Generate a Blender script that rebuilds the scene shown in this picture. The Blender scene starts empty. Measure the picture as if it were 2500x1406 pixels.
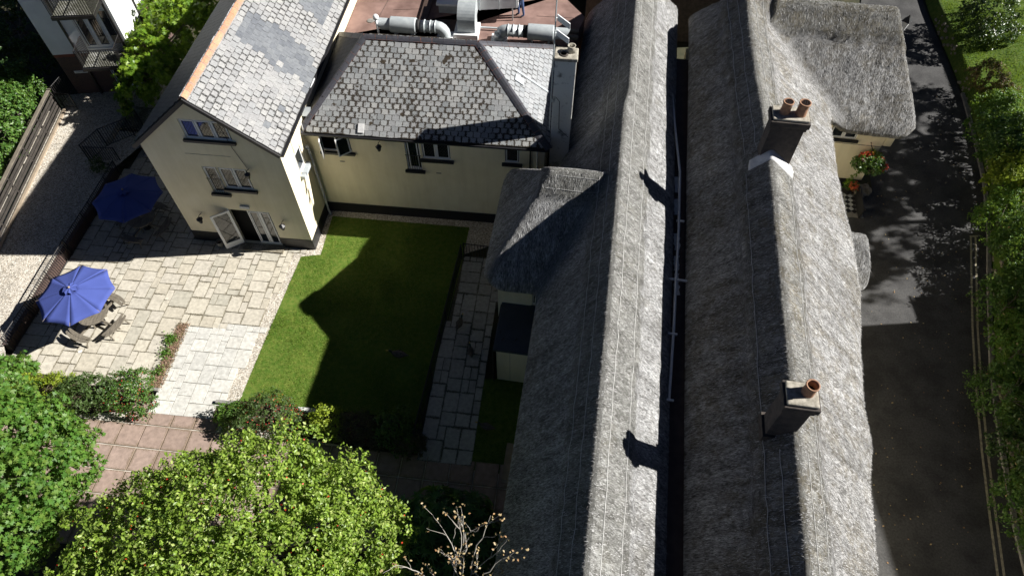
import bpy, math, random
import numpy as np
from mathutils import Vector, Matrix
random.seed(7); RNG = np.random.default_rng(11)
sc = bpy.context.scene; COL = sc.collection
R = math.radians
# ------------------------------------------------------------------ camera, sky, sun, exposure
TH = R(55.0); FPX = 1667.0; CAMH = 25.0
cd = bpy.data.cameras.new('camera'); cam = bpy.data.objects.new('camera', cd); COL.objects.link(cam)
cd.sensor_width = 36; cd.lens = FPX / 2500 * 36; cd.clip_end = 900; cd.clip_start = .1
cam.location = (0, 0, CAMH); cam.rotation_euler = (R(90) - TH, 0, 0); sc.camera = cam
SUN_EL, SUN_AZ = 35.0, 4.0                       # azimuth from +X towards +Y
w = bpy.data.worlds.new('World'); sc.world = w; w.use_nodes = True
wn = w.node_tree; bg = wn.nodes['Background']; sky = wn.nodes.new('ShaderNodeTexSky')
sky.sky_type = 'NISHITA'; sky.sun_disc = False; sky.sun_elevation = R(SUN_EL); sky.sun_rotation = R(90 - SUN_AZ); sky.air_density = .15; sky.dust_density = .1; sky.ozone_density = 1.0
wn.links.new(sky.outputs[0], bg.inputs[0]); bg.inputs[1].default_value = .05
sd = bpy.data.lights.new('sun', 'SUN'); sd.energy = 5.0; sd.angle = R(.55); sd.color = (1, .965, .91)
sun = bpy.data.objects.new('sun', sd); COL.objects.link(sun)
SD = Vector((math.cos(R(SUN_EL)) * math.cos(R(SUN_AZ)), math.cos(R(SUN_EL)) * math.sin(R(SUN_AZ)), math.sin(R(SUN_EL))))
sun.rotation_euler = SD.to_track_quat('Z', 'Y').to_euler(); sun.location = SD * 80
sc.view_settings.view_transform = 'Standard'; sc.view_settings.look = 'None'
sc.view_settings.exposure = 1.05; sc.view_settings.gamma = 1
# ------------------------------------------------------------------ photo pixel -> place
_c, _s = math.cos(TH), math.sin(TH)
def ray(x, y):
    dx, dy = x - 1250, y - 703
    return dx, FPX * _c - dy * _s, -FPX * _s - dy * _c
def P(x, y, z=0):
    a, b, d = ray(x, y); t = (z - CAMH) / d
    return Vector((a * t, b * t, z))
def PR(x, y, p):
    a, b, d = ray(x, y); t = math.hypot(p[0], p[1]) / math.hypot(a, b)
    return Vector((a * t, b * t, CAMH + d * t))
# ------------------------------------------------------------------ materials
def nmat(name):
    m = bpy.data.materials.new(name); m.use_nodes = True
    return m, m.node_tree, m.node_tree.nodes['Principled BSDF']
def nd(nt, t, **k):
    n = nt.nodes.new(t)
    for a, b in k.items(): setattr(n, a, b)
    return n
def ramp(nt, fac, stops, interp='LINEAR'):
    n = nt.nodes.new('ShaderNodeValToRGB'); cr = n.color_ramp; cr.interpolation = interp
    while len(cr.elements) < len(stops): cr.elements.new(.5)
    for e, (p, c) in zip(cr.elements, stops):
        e.position = p; e.color = (*c, 1) if len(c) == 3 else c
    nt.links.new(fac, n.inputs[0]); return n.outputs[0]
def coord(nt, kind='pos', scale=(1, 1, 1)):
    if kind == 'pos': o = nd(nt, 'ShaderNodeNewGeometry').outputs['Position']
    elif kind == 'uv': o = nd(nt, 'ShaderNodeUVMap').outputs[0]
    else: o = nd(nt, 'ShaderNodeTexCoord').outputs['Object']
    mp = nd(nt, 'ShaderNodeMapping'); mp.inputs['Scale'].default_value = scale
    nt.links.new(o, mp.inputs[0]); return mp.outputs[0]
def noise(nt, vec, scale, detail=5, rough=.6, dist=0):
    n = nd(nt, 'ShaderNodeTexNoise'); n.inputs['Scale'].default_value = scale; n.inputs['Detail'].default_value = detail
    n.inputs['Roughness'].default_value = rough; n.inputs['Distortion'].default_value = dist
    nt.links.new(vec, n.inputs['Vector']); return n.outputs[0]
def mix(nt, fac, a, b, mode='MIX'):
    n = nd(nt, 'ShaderNodeMix', data_type='RGBA', blend_type=mode)
    for s, v in ((n.inputs['Factor'], fac), (n.inputs['A'], a), (n.inputs['B'], b)):
        if hasattr(v, 'links'): nt.links.new(v, s)
        else: s.default_value = v if isinstance(v, (int, float)) else (*v, 1)
    return n.outputs['Result']
def mth(nt, op, a, b=0.0, c=None):
    n = nd(nt, 'ShaderNodeMath', operation=op)
    for s, v in zip(n.inputs, (a, b) if c is None else (a, b, c)):
        if hasattr(v, 'links'): nt.links.new(v, s)
        else: s.default_value = v
    return n.outputs[0]
def bump(nt, bs, h, strength=.4, dist=.02):
    n = nd(nt, 'ShaderNodeBump'); n.inputs['Strength'].default_value = strength; n.inputs['Distance'].default_value = dist
    nt.links.new(h, n.inputs['Height']); nt.links.new(n.outputs[0], bs.inputs['Normal'])
def rnd(nt):                                          # one number per piece, both for copies and joined pieces
    a = nd(nt, 'ShaderNodeObjectInfo').outputs['Random']; b = nd(nt, 'ShaderNodeNewGeometry').outputs['Random Per Island']
    return mth(nt, 'FRACT', mth(nt, 'ADD', a, b))
def simple(name, c1, c2=None, scale=6, rough=.8, b=0, bscale=None, kind='pos', stretch=(1, 1, 1), metal=0, spread=(.35, .65), big=None, dist=.01, streak=0):
    m, nt, bs = nmat(name); bs.inputs['Roughness'].default_value = rough; bs.inputs['Metallic'].default_value = metal
    bs.inputs['Specular IOR Level'].default_value = .3 if rough > .5 else .5
    c2 = c2 or tuple(x * .8 for x in c1)
    v = coord(nt, kind, stretch); n1 = noise(nt, v, scale)
    col = ramp(nt, n1, [(spread[0], c1), (spread[1], c2)])
    if big:
        n2 = noise(nt, v, big[0], 4); col = mix(nt, ramp(nt, n2, [(.42, (0, 0, 0)), (.62, (1, 1, 1))]), col, mix(nt, 1.0, col, big[1], 'MULTIPLY'))
    nt.links.new(col, bs.inputs['Base Color'])
    if streak: col = mix(nt, streak, col, mix(nt, 1.0, col, ramp(nt, noise(nt, coord(nt, kind, (3.2, 3.2, .35)), 1.0, 5, .6), [(.3, (.72, .70, .66)), (.62, (1.04, 1.04, 1.04))]), 'MULTIPLY')); nt.links.new(col, bs.inputs['Base Color'])
    if b: bump(nt, bs, noise(nt, v, bscale or scale * 4), b, dist)
    return m
def piece(name, cols, rough=.8, moss=(.05, .04, .025), mossamt=.0, edge=.06, nscale=9, b=.3, spots=None, vein=None):
    """a slate or paving slab: colour per piece, worn edges where moss grows (uv 0..1 on each piece)"""
    m, nt, bs = nmat(name); bs.inputs['Roughness'].default_value = rough; bs.inputs['Specular IOR Level'].default_value = .3
    r = rnd(nt); k = len(cols); col = ramp(nt, r, [(i / max(1, k - 1), c) for i, c in enumerate(cols)])
    v = coord(nt); n1 = noise(nt, v, nscale, 6, .65)
    col = mix(nt, .55, col, mix(nt, 1.0, col, ramp(nt, n1, [(.3, (.55, .55, .55)), (.7, (1.35, 1.35, 1.35))]), 'MULTIPLY'))
    if spots: col = mix(nt, ramp(nt, noise(nt, v, spots[0], 3, .5), [(spots[1], (0, 0, 0)), (spots[1] + .04, (1, 1, 1))]), col, spots[2])
    if mossamt:
        uv = nd(nt, 'ShaderNodeUVMap').outputs[0]; sp = nd(nt, 'ShaderNodeSeparateXYZ'); nt.links.new(uv, sp.inputs[0])
        ex = mth(nt, 'SUBTRACT', .5, mth(nt, 'ABSOLUTE', mth(nt, 'SUBTRACT', sp.outputs[0], .5)))
        ey = mth(nt, 'SUBTRACT', .5, mth(nt, 'ABSOLUTE', mth(nt, 'SUBTRACT', sp.outputs[1], .5)))
        e = mth(nt, 'MINIMUM', ex, ey); n2 = noise(nt, v, 24, 5, .7); n3 = noise(nt, v, .9, 3, .6)
        lim = mth(nt, 'MULTIPLY', mth(nt, 'MULTIPLY', mth(nt, 'MAXIMUM', mth(nt, 'MULTIPLY_ADD', n2, 2.2, -.72), .03), ramp(nt, n3, [(.32, (.12, .12, .12)), (.66, (1, 1, 1))])), mossamt)
        f = ramp(nt, mth(nt, 'SUBTRACT', lim, e), [(.0, (0, 0, 0)), (.05, (1, 1, 1))])
        col = mix(nt, f, col, moss)
    nt.links.new(col, bs.inputs['Base Color'])
    bump(nt, bs, noise(nt, v, nscale * 4), b, .006)
    return m
def leafmat(name, cols, trans=.35, rough=.5):
    m, nt, bs = nmat(name); r = rnd(nt); k = len(cols)
    col = ramp(nt, r, [(i / max(1, k - 1), c) for i, c in enumerate(cols)])
    nt.links.new(col, bs.inputs['Base Color']); bs.inputs['Roughness'].default_value = rough; bs.inputs['Specular IOR Level'].default_value = .35
    tr = nd(nt, 'ShaderNodeBsdfTranslucent'); nt.links.new(mix(nt, .7, col, (.30, .42, .04), 'MIX'), tr.inputs[0])
    ms = nd(nt, 'ShaderNodeMixShader'); ms.inputs[0].default_value = trans
    nt.links.new(bs.outputs[0], ms.inputs[1]); nt.links.new(tr.outputs[0], ms.inputs[2])
    nt.links.new(ms.outputs[0], nt.nodes['Material Output'].inputs[0]); return m
def thatchmat(name, dark, light, moss, mossamt=.55):
    m, nt, bs = nmat(name); bs.inputs['Roughness'].default_value = .95; bs.inputs['Specular IOR Level'].default_value = .15
    v = coord(nt, 'uv', (1, .22, 1)); f1 = noise(nt, v, 26, 5, .7, .4); f2 = noise(nt, coord(nt, 'uv', (1, .12, 1)), 60, 4, .7)
    col = ramp(nt, mth(nt, 'MULTIPLY_ADD', f2, .45, mth(nt, 'MULTIPLY', f1, .55)), [(.38, dark), (.5, tuple((a + b) / 2 for a, b in zip(dark, light))), (.6, light)])
    at_ = nd(nt, 'ShaderNodeAttribute', attribute_name='cap'); capc = tuple(x * .52 for x in light)
    col = mix(nt, mth(nt, 'MULTIPLY', at_.outputs['Fac'], .85), col, ramp(nt, mth(nt, 'MULTIPLY_ADD', f2, .5, mth(nt, 'MULTIPLY', f1, .5)), [(.36, (.075, .074, .066)), (.64, (capc[0], capc[1], capc[2] * .93))]))
    g = coord(nt); n3 = noise(nt, g, .55, 6, .65); n4 = noise(nt, g, 2.3, 5, .7)
    k = mth(nt, 'MULTIPLY_ADD', n4, .5, mth(nt, 'MULTIPLY', n3, .5))
    col = mix(nt, ramp(nt, k, [(mossamt - .03, (0, 0, 0)), (mossamt + .06, (1, 1, 1))]), col, mix(nt, .58, col, moss))
    col = mix(nt, .45, col, mix(nt, 1.0, col, ramp(nt, noise(nt, g, 1.1, 5, .7), [(.3, (.4, .4, .4)), (.7, (1.6, 1.6, 1.6))]), 'MULTIPLY'))
    col = mix(nt, .7, col, mix(nt, 1.0, col, ramp(nt, noise(nt, coord(nt, 'uv', (1, .12, 1)), 2.6, 4, .65, .5), [(.32, (.45, .44, .42)), (.66, (1.4, 1.4, 1.4))]), 'MULTIPLY'))
    col = mix(nt, .75, col, mix(nt, 1.0, col, ramp(nt, noise(nt, coord(nt, 'uv', (1, .3, 1)), 9, 5, .75, .6), [(.34, (.42, .40, .38)), (.64, (1.45, 1.45, 1.45))]), 'MULTIPLY'))
    nt.links.new(col, bs.inputs['Base Color'])
    bump(nt, bs, mth(nt, 'ADD', f1, mth(nt, 'MULTIPLY', f2, .6)), 1.0, .07); return m
def brickmat(name, c1, c2, mortar, scale):
    m, nt, bs = nmat(name); bs.inputs['Roughness'].default_value = .9
    t = nd(nt, 'ShaderNodeTexBrick'); t.inputs['Color1'].default_value = (*c1, 1); t.inputs['Color2'].default_value = (*c2, 1); t.inputs['Mortar'].default_value = (*mortar, 1)
    t.inputs['Scale'].default_value = scale; t.inputs['Mortar Size'].default_value = .015
    nt.links.new(coord(nt, 'uv'), t.inputs[0]); nt.links.new(t.outputs[0], bs.inputs['Base Color']); bump(nt, bs, t.outputs[1], -.5, .01); return m
MT = {}
MT['cream'] = simple('cream_render', (.82, .75, .57), (.78, .71, .52), 1.6, .85, .25, 40, big=(.5, (.95, .94, .92)), streak=.3)
MT['white_render'] = simple('white_render', (.74, .75, .75), (.66, .67, .67), 1.2, .85, .15, 40)
MT['black'] = simple('black_paint', (.012, .012, .014), (.02, .02, .022), 12, .45)
MT['rail'] = simple('black_iron', (.012, .012, .015), (.025, .022, .02), 12, .4)
MT['white'] = simple('white_pvc', (.78, .79, .80), (.72, .73, .75), 9, .35)
MT['pipe'] = simple('grey_white_pipe', (.62, .64, .66), (.5, .53, .56), 5, .4)
m, nt, bs = nmat('window_glass'); bs.inputs['Base Color'].default_value = (.012, .016, .02, 1); bs.inputs['Roughness'].default_value = .04; bs.inputs['IOR'].default_value = 1.6; bs.inputs['Coat Weight'].default_value = .6; MT['glass'] = m
MT['dark'] = simple('dark_interior', (.006, .006, .006), (.01, .01, .01), 5, .9)
MT['slate_pale'] = piece('pale_lichen_slate', [(.215, .218, .222), (.25, .25, .252), (.285, .285, .28), (.235, .24, .245), (.265, .265, .262)], .75, (.035, .034, .033), .42, nscale=14, spots=(5.5, .70, (.05, .048, .045)))
MT['slate_new'] = piece('blue_grey_slate', [(.105, .114, .13), (.13, .14, .155), (.15, .16, .172), (.118, .127, .142)], .6, (.05, .05, .05), .12)
MT['slate_mossy'] = piece('mossy_slate', [(.20, .21, .215), (.29, .30, .30), (.25, .255, .26), (.34, .34, .33)], .75, (.03, .023, .016), .62, nscale=18, spots=(2.3, .64, (.045, .034, .022)))
MT['slate_hip'] = piece('clean_grey_slate', [(.22, .235, .25), (.28, .29, .30), (.25, .26, .275)], .7, (.05, .05, .05), .35)
MT['slate_dark_shade'] = piece('dark_slate_and_shade', [(.032, .036, .044), (.045, .05, .06), (.058, .062, .072)], .6, (.03, .03, .025), .3)  # tones lowered to carry the shade of slopes turned from the sun
MT['tile_terra'] = piece('terracotta_ridge', [(.50, .21, .12), (.58, .27, .17), (.47, .20, .12)], .85, (.30, .22, .17), .5, nscale=12)
MT['tile_blue'] = piece('blue_black_ridge', [(.045, .047, .055), (.06, .06, .07), (.05, .05, .06)], .45, (.24, .10, .06), .12, nscale=10)
MT['stone'] = piece('buff_paving', [(.42, .385, .315), (.49, .455, .375), (.45, .42, .36), (.50, .465, .39), (.39, .37, .31)], .9, (.16, .14, .10), .22, nscale=7)
MT['stone_pale'] = piece('pale_grey_paving', [(.50, .49, .45), (.55, .54, .50), (.47, .465, .435), (.57, .56, .52)], .9, (.2, .19, .16), .1, nscale=7)
MT['stone_grey'] = piece('grey_paving', [(.36, .365, .35), (.43, .43, .41), (.32, .325, .31), (.40, .40, .38)], .9, (.08, .08, .06), .25, nscale=7)
MT['slab_brown'] = piece('brown_concrete_slab', [(.285, .215, .18), (.315, .235, .195), (.335, .255, .215), (.275, .205, .17)], .92, (.20, .15, .11), .35, nscale=5)
MT['joint'] = simple('sandy_joint', (.12, .11, .085), (.075, .07, .05), 8, .95)
MT['joint_pale'] = simple('pale_mortar', (.66, .62, .56), (.36, .33, .26), 2.2, .95, spread=(.4, .62))
def gravelmat():
    m, nt, bs = nmat('gravel'); v = coord(nt); t = nd(nt, 'ShaderNodeTexVoronoi'); t.inputs['Scale'].default_value = 24; nt.links.new(v, t.inputs['Vector'])
    sp = nd(nt, 'ShaderNodeSeparateColor'); nt.links.new(t.outputs['Color'], sp.inputs[0])
    c = ramp(nt, sp.outputs[0], [(0, (.17, .15, .12)), (.35, (.37, .335, .28)), (.7, (.50, .46, .39)), (1, (.66, .63, .57))])
    c = mix(nt, .5, c, mix(nt, 1.0, c, ramp(nt, noise(nt, v, 1.3), [(.3, (.55, .55, .55)), (.7, (1.3, 1.3, 1.3))]), 'MULTIPLY'))
    nt.links.new(c, bs.inputs['Base Color']); bs.inputs['Roughness'].default_value = .9; bump(nt, bs, t.outputs['Distance'], -.9, .03); return m
MT['gravel'] = gravelmat()
MT['gravelstone'] = piece('pebble', [(.26, .22, .17), (.42, .37, .30), (.56, .51, .43), (.66, .63, .57)], .85, nscale=30)
MT['soil'] = simple('soil', (.045, .032, .022), (.085, .06, .04), 7, .95, .6, 25)
MT['mulch'] = simple('bark_mulch', (.20, .12, .085), (.36, .25, .19), 22, .95, .8, 40)
MT['lawn'] = simple('lawn', (.060, .125, .012), (.13, .17, .03), 5, .95, .6, 60, big=(.7, (1.2, 1.12, 1.15)))
MT['lawn2'] = simple('rough_grass', (.05, .105, .012), (.12, .16, .03), 5, .95, .6, 40, big=(.5, (.7, .8, .7)))
MT['blade'] = leafmat('grass_blade', [(.07, .15, .012), (.12, .225, .018), (.15, .25, .03), (.21, .27, .07)], .3)
MT['road'] = simple('asphalt', (.050, .050, .051), (.082, .081, .08), 14, .9, .4, 90, big=(.8, (.62, .62, .63)))
MT['ground'] = simple('earth', (.030, .034, .018), (.06, .055, .03), 2.5, .95, .5, 12)
MT['yellow'] = simple('worn_yellow_paint', (.52, .47, .33), (.26, .235, .18), 8, .85)
MT['kerb'] = simple('kerb_stone', (.17, .165, .155), (.26, .25, .235), 6, .9, .3)
MT['thatch'] = thatchmat('grey_thatch', (.045, .045, .046), (.54, .55, .56), (.085, .08, .062))
MT['thatch_moss'] = thatchmat('mossy_thatch', (.040, .039, .038), (.58, .585, .59), (.10, .082, .045), .505)
MT['straw'] = leafmat('loose_straw', [(.045, .044, .042), (.15, .147, .142), (.33, .328, .32), (.60, .60, .60)], .0, .9)
MT['wire'] = simple('galvanised_wire', (.55, .55, .54), (.36, .36, .35), 8, .5)
MT['brick_dark'] = simple('sooty_brick', (.085, .07, .06), (.045, .040, .037), 5, .9, .6, 25)
MT['lime'] = simple('lime_mortar', (.42, .39, .33), (.20, .185, .15), 7, .95, .6, 20)
MT['flash'] = simple('white_flashing', (.66, .66, .65), (.5, .5, .5), 4, .7)
MT['pot'] = simple('clay_pot', (.36, .21, .13), (.24, .13, .085), 8, .85)
MT['chim_render'] = simple('weathered_render', (.66, .66, .62), (.13, .13, .12), 3.2, .9, .4, 25, spread=(.53, .74))
MT['felt'] = simple('brown_roof_felt', (.215, .135, .115), (.27, .175, .15), 2.2, .9, .2, 30, big=(.5, (.62, .6, .6)))
MT['felt_dark'] = simple('dark_felt_and_shade', (.05, .033, .028), (.075, .05, .04), 3, .6)
MT['galv'] = simple('galvanised_steel', (.42, .46, .48), (.52, .56, .57), 4, .45, metal=.25)
MT['steel_pale'] = simple('pale_steel', (.72, .73, .73), (.62, .63, .63), 3, .5)
MT['rubber'] = simple('black_rubber', (.015, .015, .016), (.025, .025, .025), 9, .7)
MT['wood_grey'] = simple('weathered_timber', (.20, .175, .135), (.115, .10, .08), 3, .85, .5, 30, stretch=(5, 1, 5))
MT['wood_dark'] = simple('dark_timber', (.030, .026, .023), (.052, .045, .039), 3, .85, .5, 30)
MT['wood_trim'] = simple('pale_timber', (.33, .27, .20), (.24, .19, .14), 3, .85)
MT['canvas'] = simple('blue_canvas', (.058, .085, .30), (.05, .073, .26), 1.2, .85, .2, 120)
MT['brick'] = brickmat('red_brown_brick', (.115, .066, .052), (.08, .048, .042), (.10, .092, .085), 4.4)
MT['brick_strip'] = simple('red_brick_band', (.24, .085, .055), (.19, .065, .045), 5, .85)
MT['darkroof'] = simple('navy_roof_felt', (.032, .042, .058), (.045, .055, .07), 2.5, .5)
MT['jeans'] = simple('blue_denim', (.055, .085, .17), (.035, .055, .12), 9, .9)
MT['shirt'] = simple('dark_jacket', (.03, .03, .035), (.05, .05, .055), 6, .9)
MT['skin'] = simple('skin', (.52, .33, .25), (.48, .30, .22), 6, .6)
MT['hair'] = simple('brown_hair', (.05, .03, .02), (.08, .05, .03), 20, .8)
MT['bark'] = simple('bark', (.10, .08, .06), (.18, .155, .13), 9, .95, .7, 30)
MT['twig_pale'] = simple('silver_twig', (.38, .36, .32), (.27, .25, .22), 9, .9)
MT['bird'] = simple('bird_plumage', (.055, .048, .04), (.16, .14, .12), 14, .8, stretch=(1, 2, 1))
MT['birdhead'] = simple('bird_head', (.012, .05, .035), (.02, .03, .03), 10, .4)
MT['beak'] = simple('beak', (.45, .35, .06), (.4, .3, .05), 5, .5)
MT['tile_black'] = simple('black_floor_tile', (.018, .02, .025), (.03, .03, .035), 6, .4)
MT['tile_white'] = simple('white_floor_tile', (.58, .60, .62), (.48, .5, .52), 6, .4)
MT['rubble'] = simple('rubble_stone', (.34, .30, .23), (.18, .16, .125), 3.5, .95, .8, 9)
MT['lead'] = simple('lead_sheet', (.30, .33, .35), (.42, .45, .47), 3, .6)
LV = dict(
 tree=leafmat('yellow_green_leaf', [(.14, .24, .03), (.23, .35, .045), (.31, .43, .07), (.10, .18, .03), (.45, .53, .16)], .38, .38),
 maple=leafmat('maple_leaf', [(.055, .14, .022), (.075, .18, .025), (.10, .21, .03), (.14, .22, .035), (.05, .12, .02)], .35),
 hedge=leafmat('hedge_leaf', [(.035, .09, .016), (.05, .12, .02), (.075, .15, .025), (.11, .19, .04)], .2, .4),
 hedged=leafmat('dark_evergreen_leaf', [(.018, .045, .012), (.03, .065, .018), (.045, .09, .022), (.07, .12, .035)], .15, .35),
 lime=leafmat('lime_leaf', [(.20, .27, .02), (.27, .33, .03), (.16, .24, .02)], .3),
 vine=leafmat('vine_leaf', [(.08, .17, .018), (.14, .25, .02), (.22, .32, .03), (.10, .20, .02)], .4, .4),
 fuch=leafmat('fuchsia_leaf', [(.045, .085, .02), (.06, .11, .028), (.085, .14, .035), (.05, .06, .03)], .25),
 purple=leafmat('dull_purple_leaf', [(.055, .045, .03), (.09, .07, .05), (.06, .08, .03)], .2),
 rust=leafmat('russet_leaf', [(.12, .05, .03), (.20, .075, .05), (.11, .10, .03), (.07, .10, .025)], .25),
 fatsia=leafmat('glossy_palmate_leaf', [(.05, .13, .04), (.07, .17, .05), (.10, .21, .06)], .25, .3),
 red=leafmat('red_flower', [(.50, .035, .03), (.60, .06, .04), (.42, .02, .04)], .2),
 berry=leafmat('red_berry', [(.42, .03, .015), (.52, .05, .02)], .0),
 white=leafmat('white_flower', [(.75, .75, .74), (.8, .8, .76)], .2),
 orange=leafmat('orange_flower', [(.65, .13, .04), (.7, .18, .06), (.6, .08, .06)], .2),
 dry=leafmat('dry_leaf', [(.28, .20, .10), (.38, .30, .16), (.30, .16, .07)], .1),
 heather=leafmat('dry_bedding', [(.25, .15, .11), (.34, .22, .16), (.14, .15, .05)], .1))
# ------------------------------------------------------------------ mesh helpers
def link(name, me, mat, parent=None, **props):
    o = bpy.data.objects.new(name, me); COL.objects.link(o)
    if mat is not None and not me.materials: me.materials.append(mat if not isinstance(mat, str) else MT[mat])
    if parent is not None: setp(o, parent)
    for k, v in props.items(): o[k] = v
    return o
def absloc(p): return Vector(p.location)      # every object is placed in world space
def setp(o, p):
    o.parent = p; o.matrix_parent_inverse = Matrix.Translation(-absloc(p))
def empty(name, loc, label, cat, group=None):
    o = bpy.data.objects.new(name, None); COL.objects.link(o); o.location = loc; o.empty_display_size = .2
    o['label'] = label; o['category'] = cat
    if group: o['group'] = group
    return o
def tag(o, label, cat, group=None):
    o['label'] = label; o['category'] = cat
    if group: o['group'] = group
    return o
class MB:
    """collects faces of one mesh"""
    def __init__(s): s.v = []; s.f = []; s.uv = {}
    def add(s, vs, fs):
        b = len(s.v); s.v += [tuple(v) for v in vs]; s.f += [tuple(i + b for i in f) for f in fs]
    def frame(s, O, X, Y, Z, x0, x1, y0, y1, z0, z1):
        q = [O + X * x + Y * y + Z * z for z in (z0, z1) for y in (y0, y1) for x in (x0, x1)]
        s.add(q, [(0, 2, 3, 1), (4, 5, 7, 6), (0, 1, 5, 4), (2, 6, 7, 3), (0, 4, 6, 2), (1, 3, 7, 5)]); return s
    def box(s, x0, x1, y0, y1, z0, z1): return s.frame(Vector(), Vector((1, 0, 0)), Vector((0, 1, 0)), Vector((0, 0, 1)), x0, x1, y0, y1, z0, z1)
    def tube(s, pts, r, n=6, cap=True):
        pts = [Vector(p) for p in pts]; rs = r if isinstance(r, (list, tuple)) else [r] * len(pts); b = len(s.v)
        up = Vector((0, 0, 1))
        for i, p in enumerate(pts):
            d = (pts[min(i + 1, len(pts) - 1)] - pts[max(i - 1, 0)]).normalized()
            a = d.cross(up if abs(d.z) < .9 else Vector((1, 0, 0))).normalized(); c = d.cross(a)
            for k in range(n):
                t = 2 * math.pi * k / n; s.v.append(tuple(p + a * (math.cos(t) * rs[i]) + c * (math.sin(t) * rs[i])))
        for i in range(len(pts) - 1):
            for k in range(n): s.f.append((b + i * n + k, b + i * n + (k + 1) % n, b + (i + 1) * n + (k + 1) % n, b + (i + 1) * n + k))
        if cap: s.f.append(tuple(b + k for k in range(n))[::-1]); s.f.append(tuple(b + (len(pts) - 1) * n + k for k in range(n)))
        return s
    def lathe(s, c, prof, n=16, ax=None, cap=True):
        """prof = [(radius, height)] round the z axis (or a frame (X,Y,Z))"""
        c = Vector(c); X, Y, Z = ax or (Vector((1, 0, 0)), Vector((0, 1, 0)), Vector((0, 0, 1))); b = len(s.v)
        for r, h in prof:
            for k in range(n):
                t = 2 * math.pi * k / n; s.v.append(tuple(c + X * (r * math.cos(t)) + Y * (r * math.sin(t)) + Z * h))
        for i in range(len(prof) - 1):
            for k in range(n): s.f.append((b + i * n + k, b + i * n + (k + 1) % n, b + (i + 1) * n + (k + 1) % n, b + (i + 1) * n + k))
        if cap: s.f.append(tuple(b + k for k in range(n))[::-1]); s.f.append(tuple(b + (len(prof) - 1) * n + k for k in range(n)))
        return s
    def prism(s, pts, z0, z1):
        n = len(pts); s.add([(p[0], p[1], z0) for p in pts] + [(p[0], p[1], z1) for p in pts],
            [tuple(range(n))[::-1], tuple(range(n, 2 * n))] + [(i, (i + 1) % n, n + (i + 1) % n, n + i) for i in range(n)]); return s
    def poly(s, pts): s.add(pts, [tuple(range(len(pts)))]); return s
    def mesh(s, name, smooth=False, bevel=0):
        me = bpy.data.meshes.new(name); me.from_pydata(s.v, [], s.f); me.update()
        if smooth: me.polygons.foreach_set('use_smooth', [True] * len(me.polygons))
        return me
    def build(s, name, mat, parent=None, smooth=False, bevel=0, **props):
        o = link(name, s.mesh(name, smooth), mat, parent, **props)
        if bevel: md = o.modifiers.new('bevel', 'BEVEL'); md.width = bevel; md.segments = 2; md.limit_method = 'ANGLE'
        return o
def np_mesh(name, V, F, uv=None, smooth=False):
    me = bpy.data.meshes.new(name); V = np.asarray(V, np.float32); F = np.asarray(F, np.int32); k = F.shape[1]
    me.vertices.add(len(V)); me.vertices.foreach_set('co', V.ravel())
    me.loops.add(F.size); me.loops.foreach_set('vertex_index', F.ravel())
    me.polygons.add(len(F)); me.polygons.foreach_set('loop_start', np.arange(0, F.size, k, dtype=np.int32))
    if uv is not None:
        l = me.uv_layers.new(name='UVMap'); l.data.foreach_set('uv', np.asarray(uv, np.float32)[F.ravel()].ravel())
    if smooth: me.polygons.foreach_set('use_smooth', np.ones(len(F), bool))
    me.update(); me.validate(); return me
def hsh(ix, iy, s):
    a = (ix * 374761393 + iy * 668265263 + s * 974634777) & 0xffffffff; a = ((a ^ (a >> 13)) * 1274126177) & 0xffffffff
    return ((a ^ (a >> 16)) & 0xffff) / 65535.0
def vnoise(x, y, s=0):
    x = np.asarray(x, float); y = np.asarray(y, float); ix = np.floor(x).astype(np.int64); iy = np.floor(y).astype(np.int64)
    fx = x - ix; fy = y - iy; fx = fx * fx * (3 - 2 * fx); fy = fy * fy * (3 - 2 * fy)
    return (hsh(ix, iy, s) * (1 - fx) + hsh(ix + 1, iy, s) * fx) * (1 - fy) + (hsh(ix, iy + 1, s) * (1 - fx) + hsh(ix + 1, iy + 1, s) * fx) * fy - .5
def fbm(x, y, s=0, o=3): return sum(vnoise(np.asarray(x) * 2 ** i, np.asarray(y) * 2 ** i, s + i) / 2 ** i for i in range(o))
def inpoly(x, y, poly):
    x = np.asarray(x, float); y = np.asarray(y, float); r = np.zeros(x.shape, bool); n = len(poly)
    for i in range(n):
        (x1, y1), (x2, y2) = poly[i][:2], poly[(i + 1) % n][:2]
        if y1 == y2: continue
        r ^= ((y1 > y) != (y2 > y)) & (x < (x2 - x1) * (y - y1) / (y2 - y1) + x1)
    return r
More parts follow.
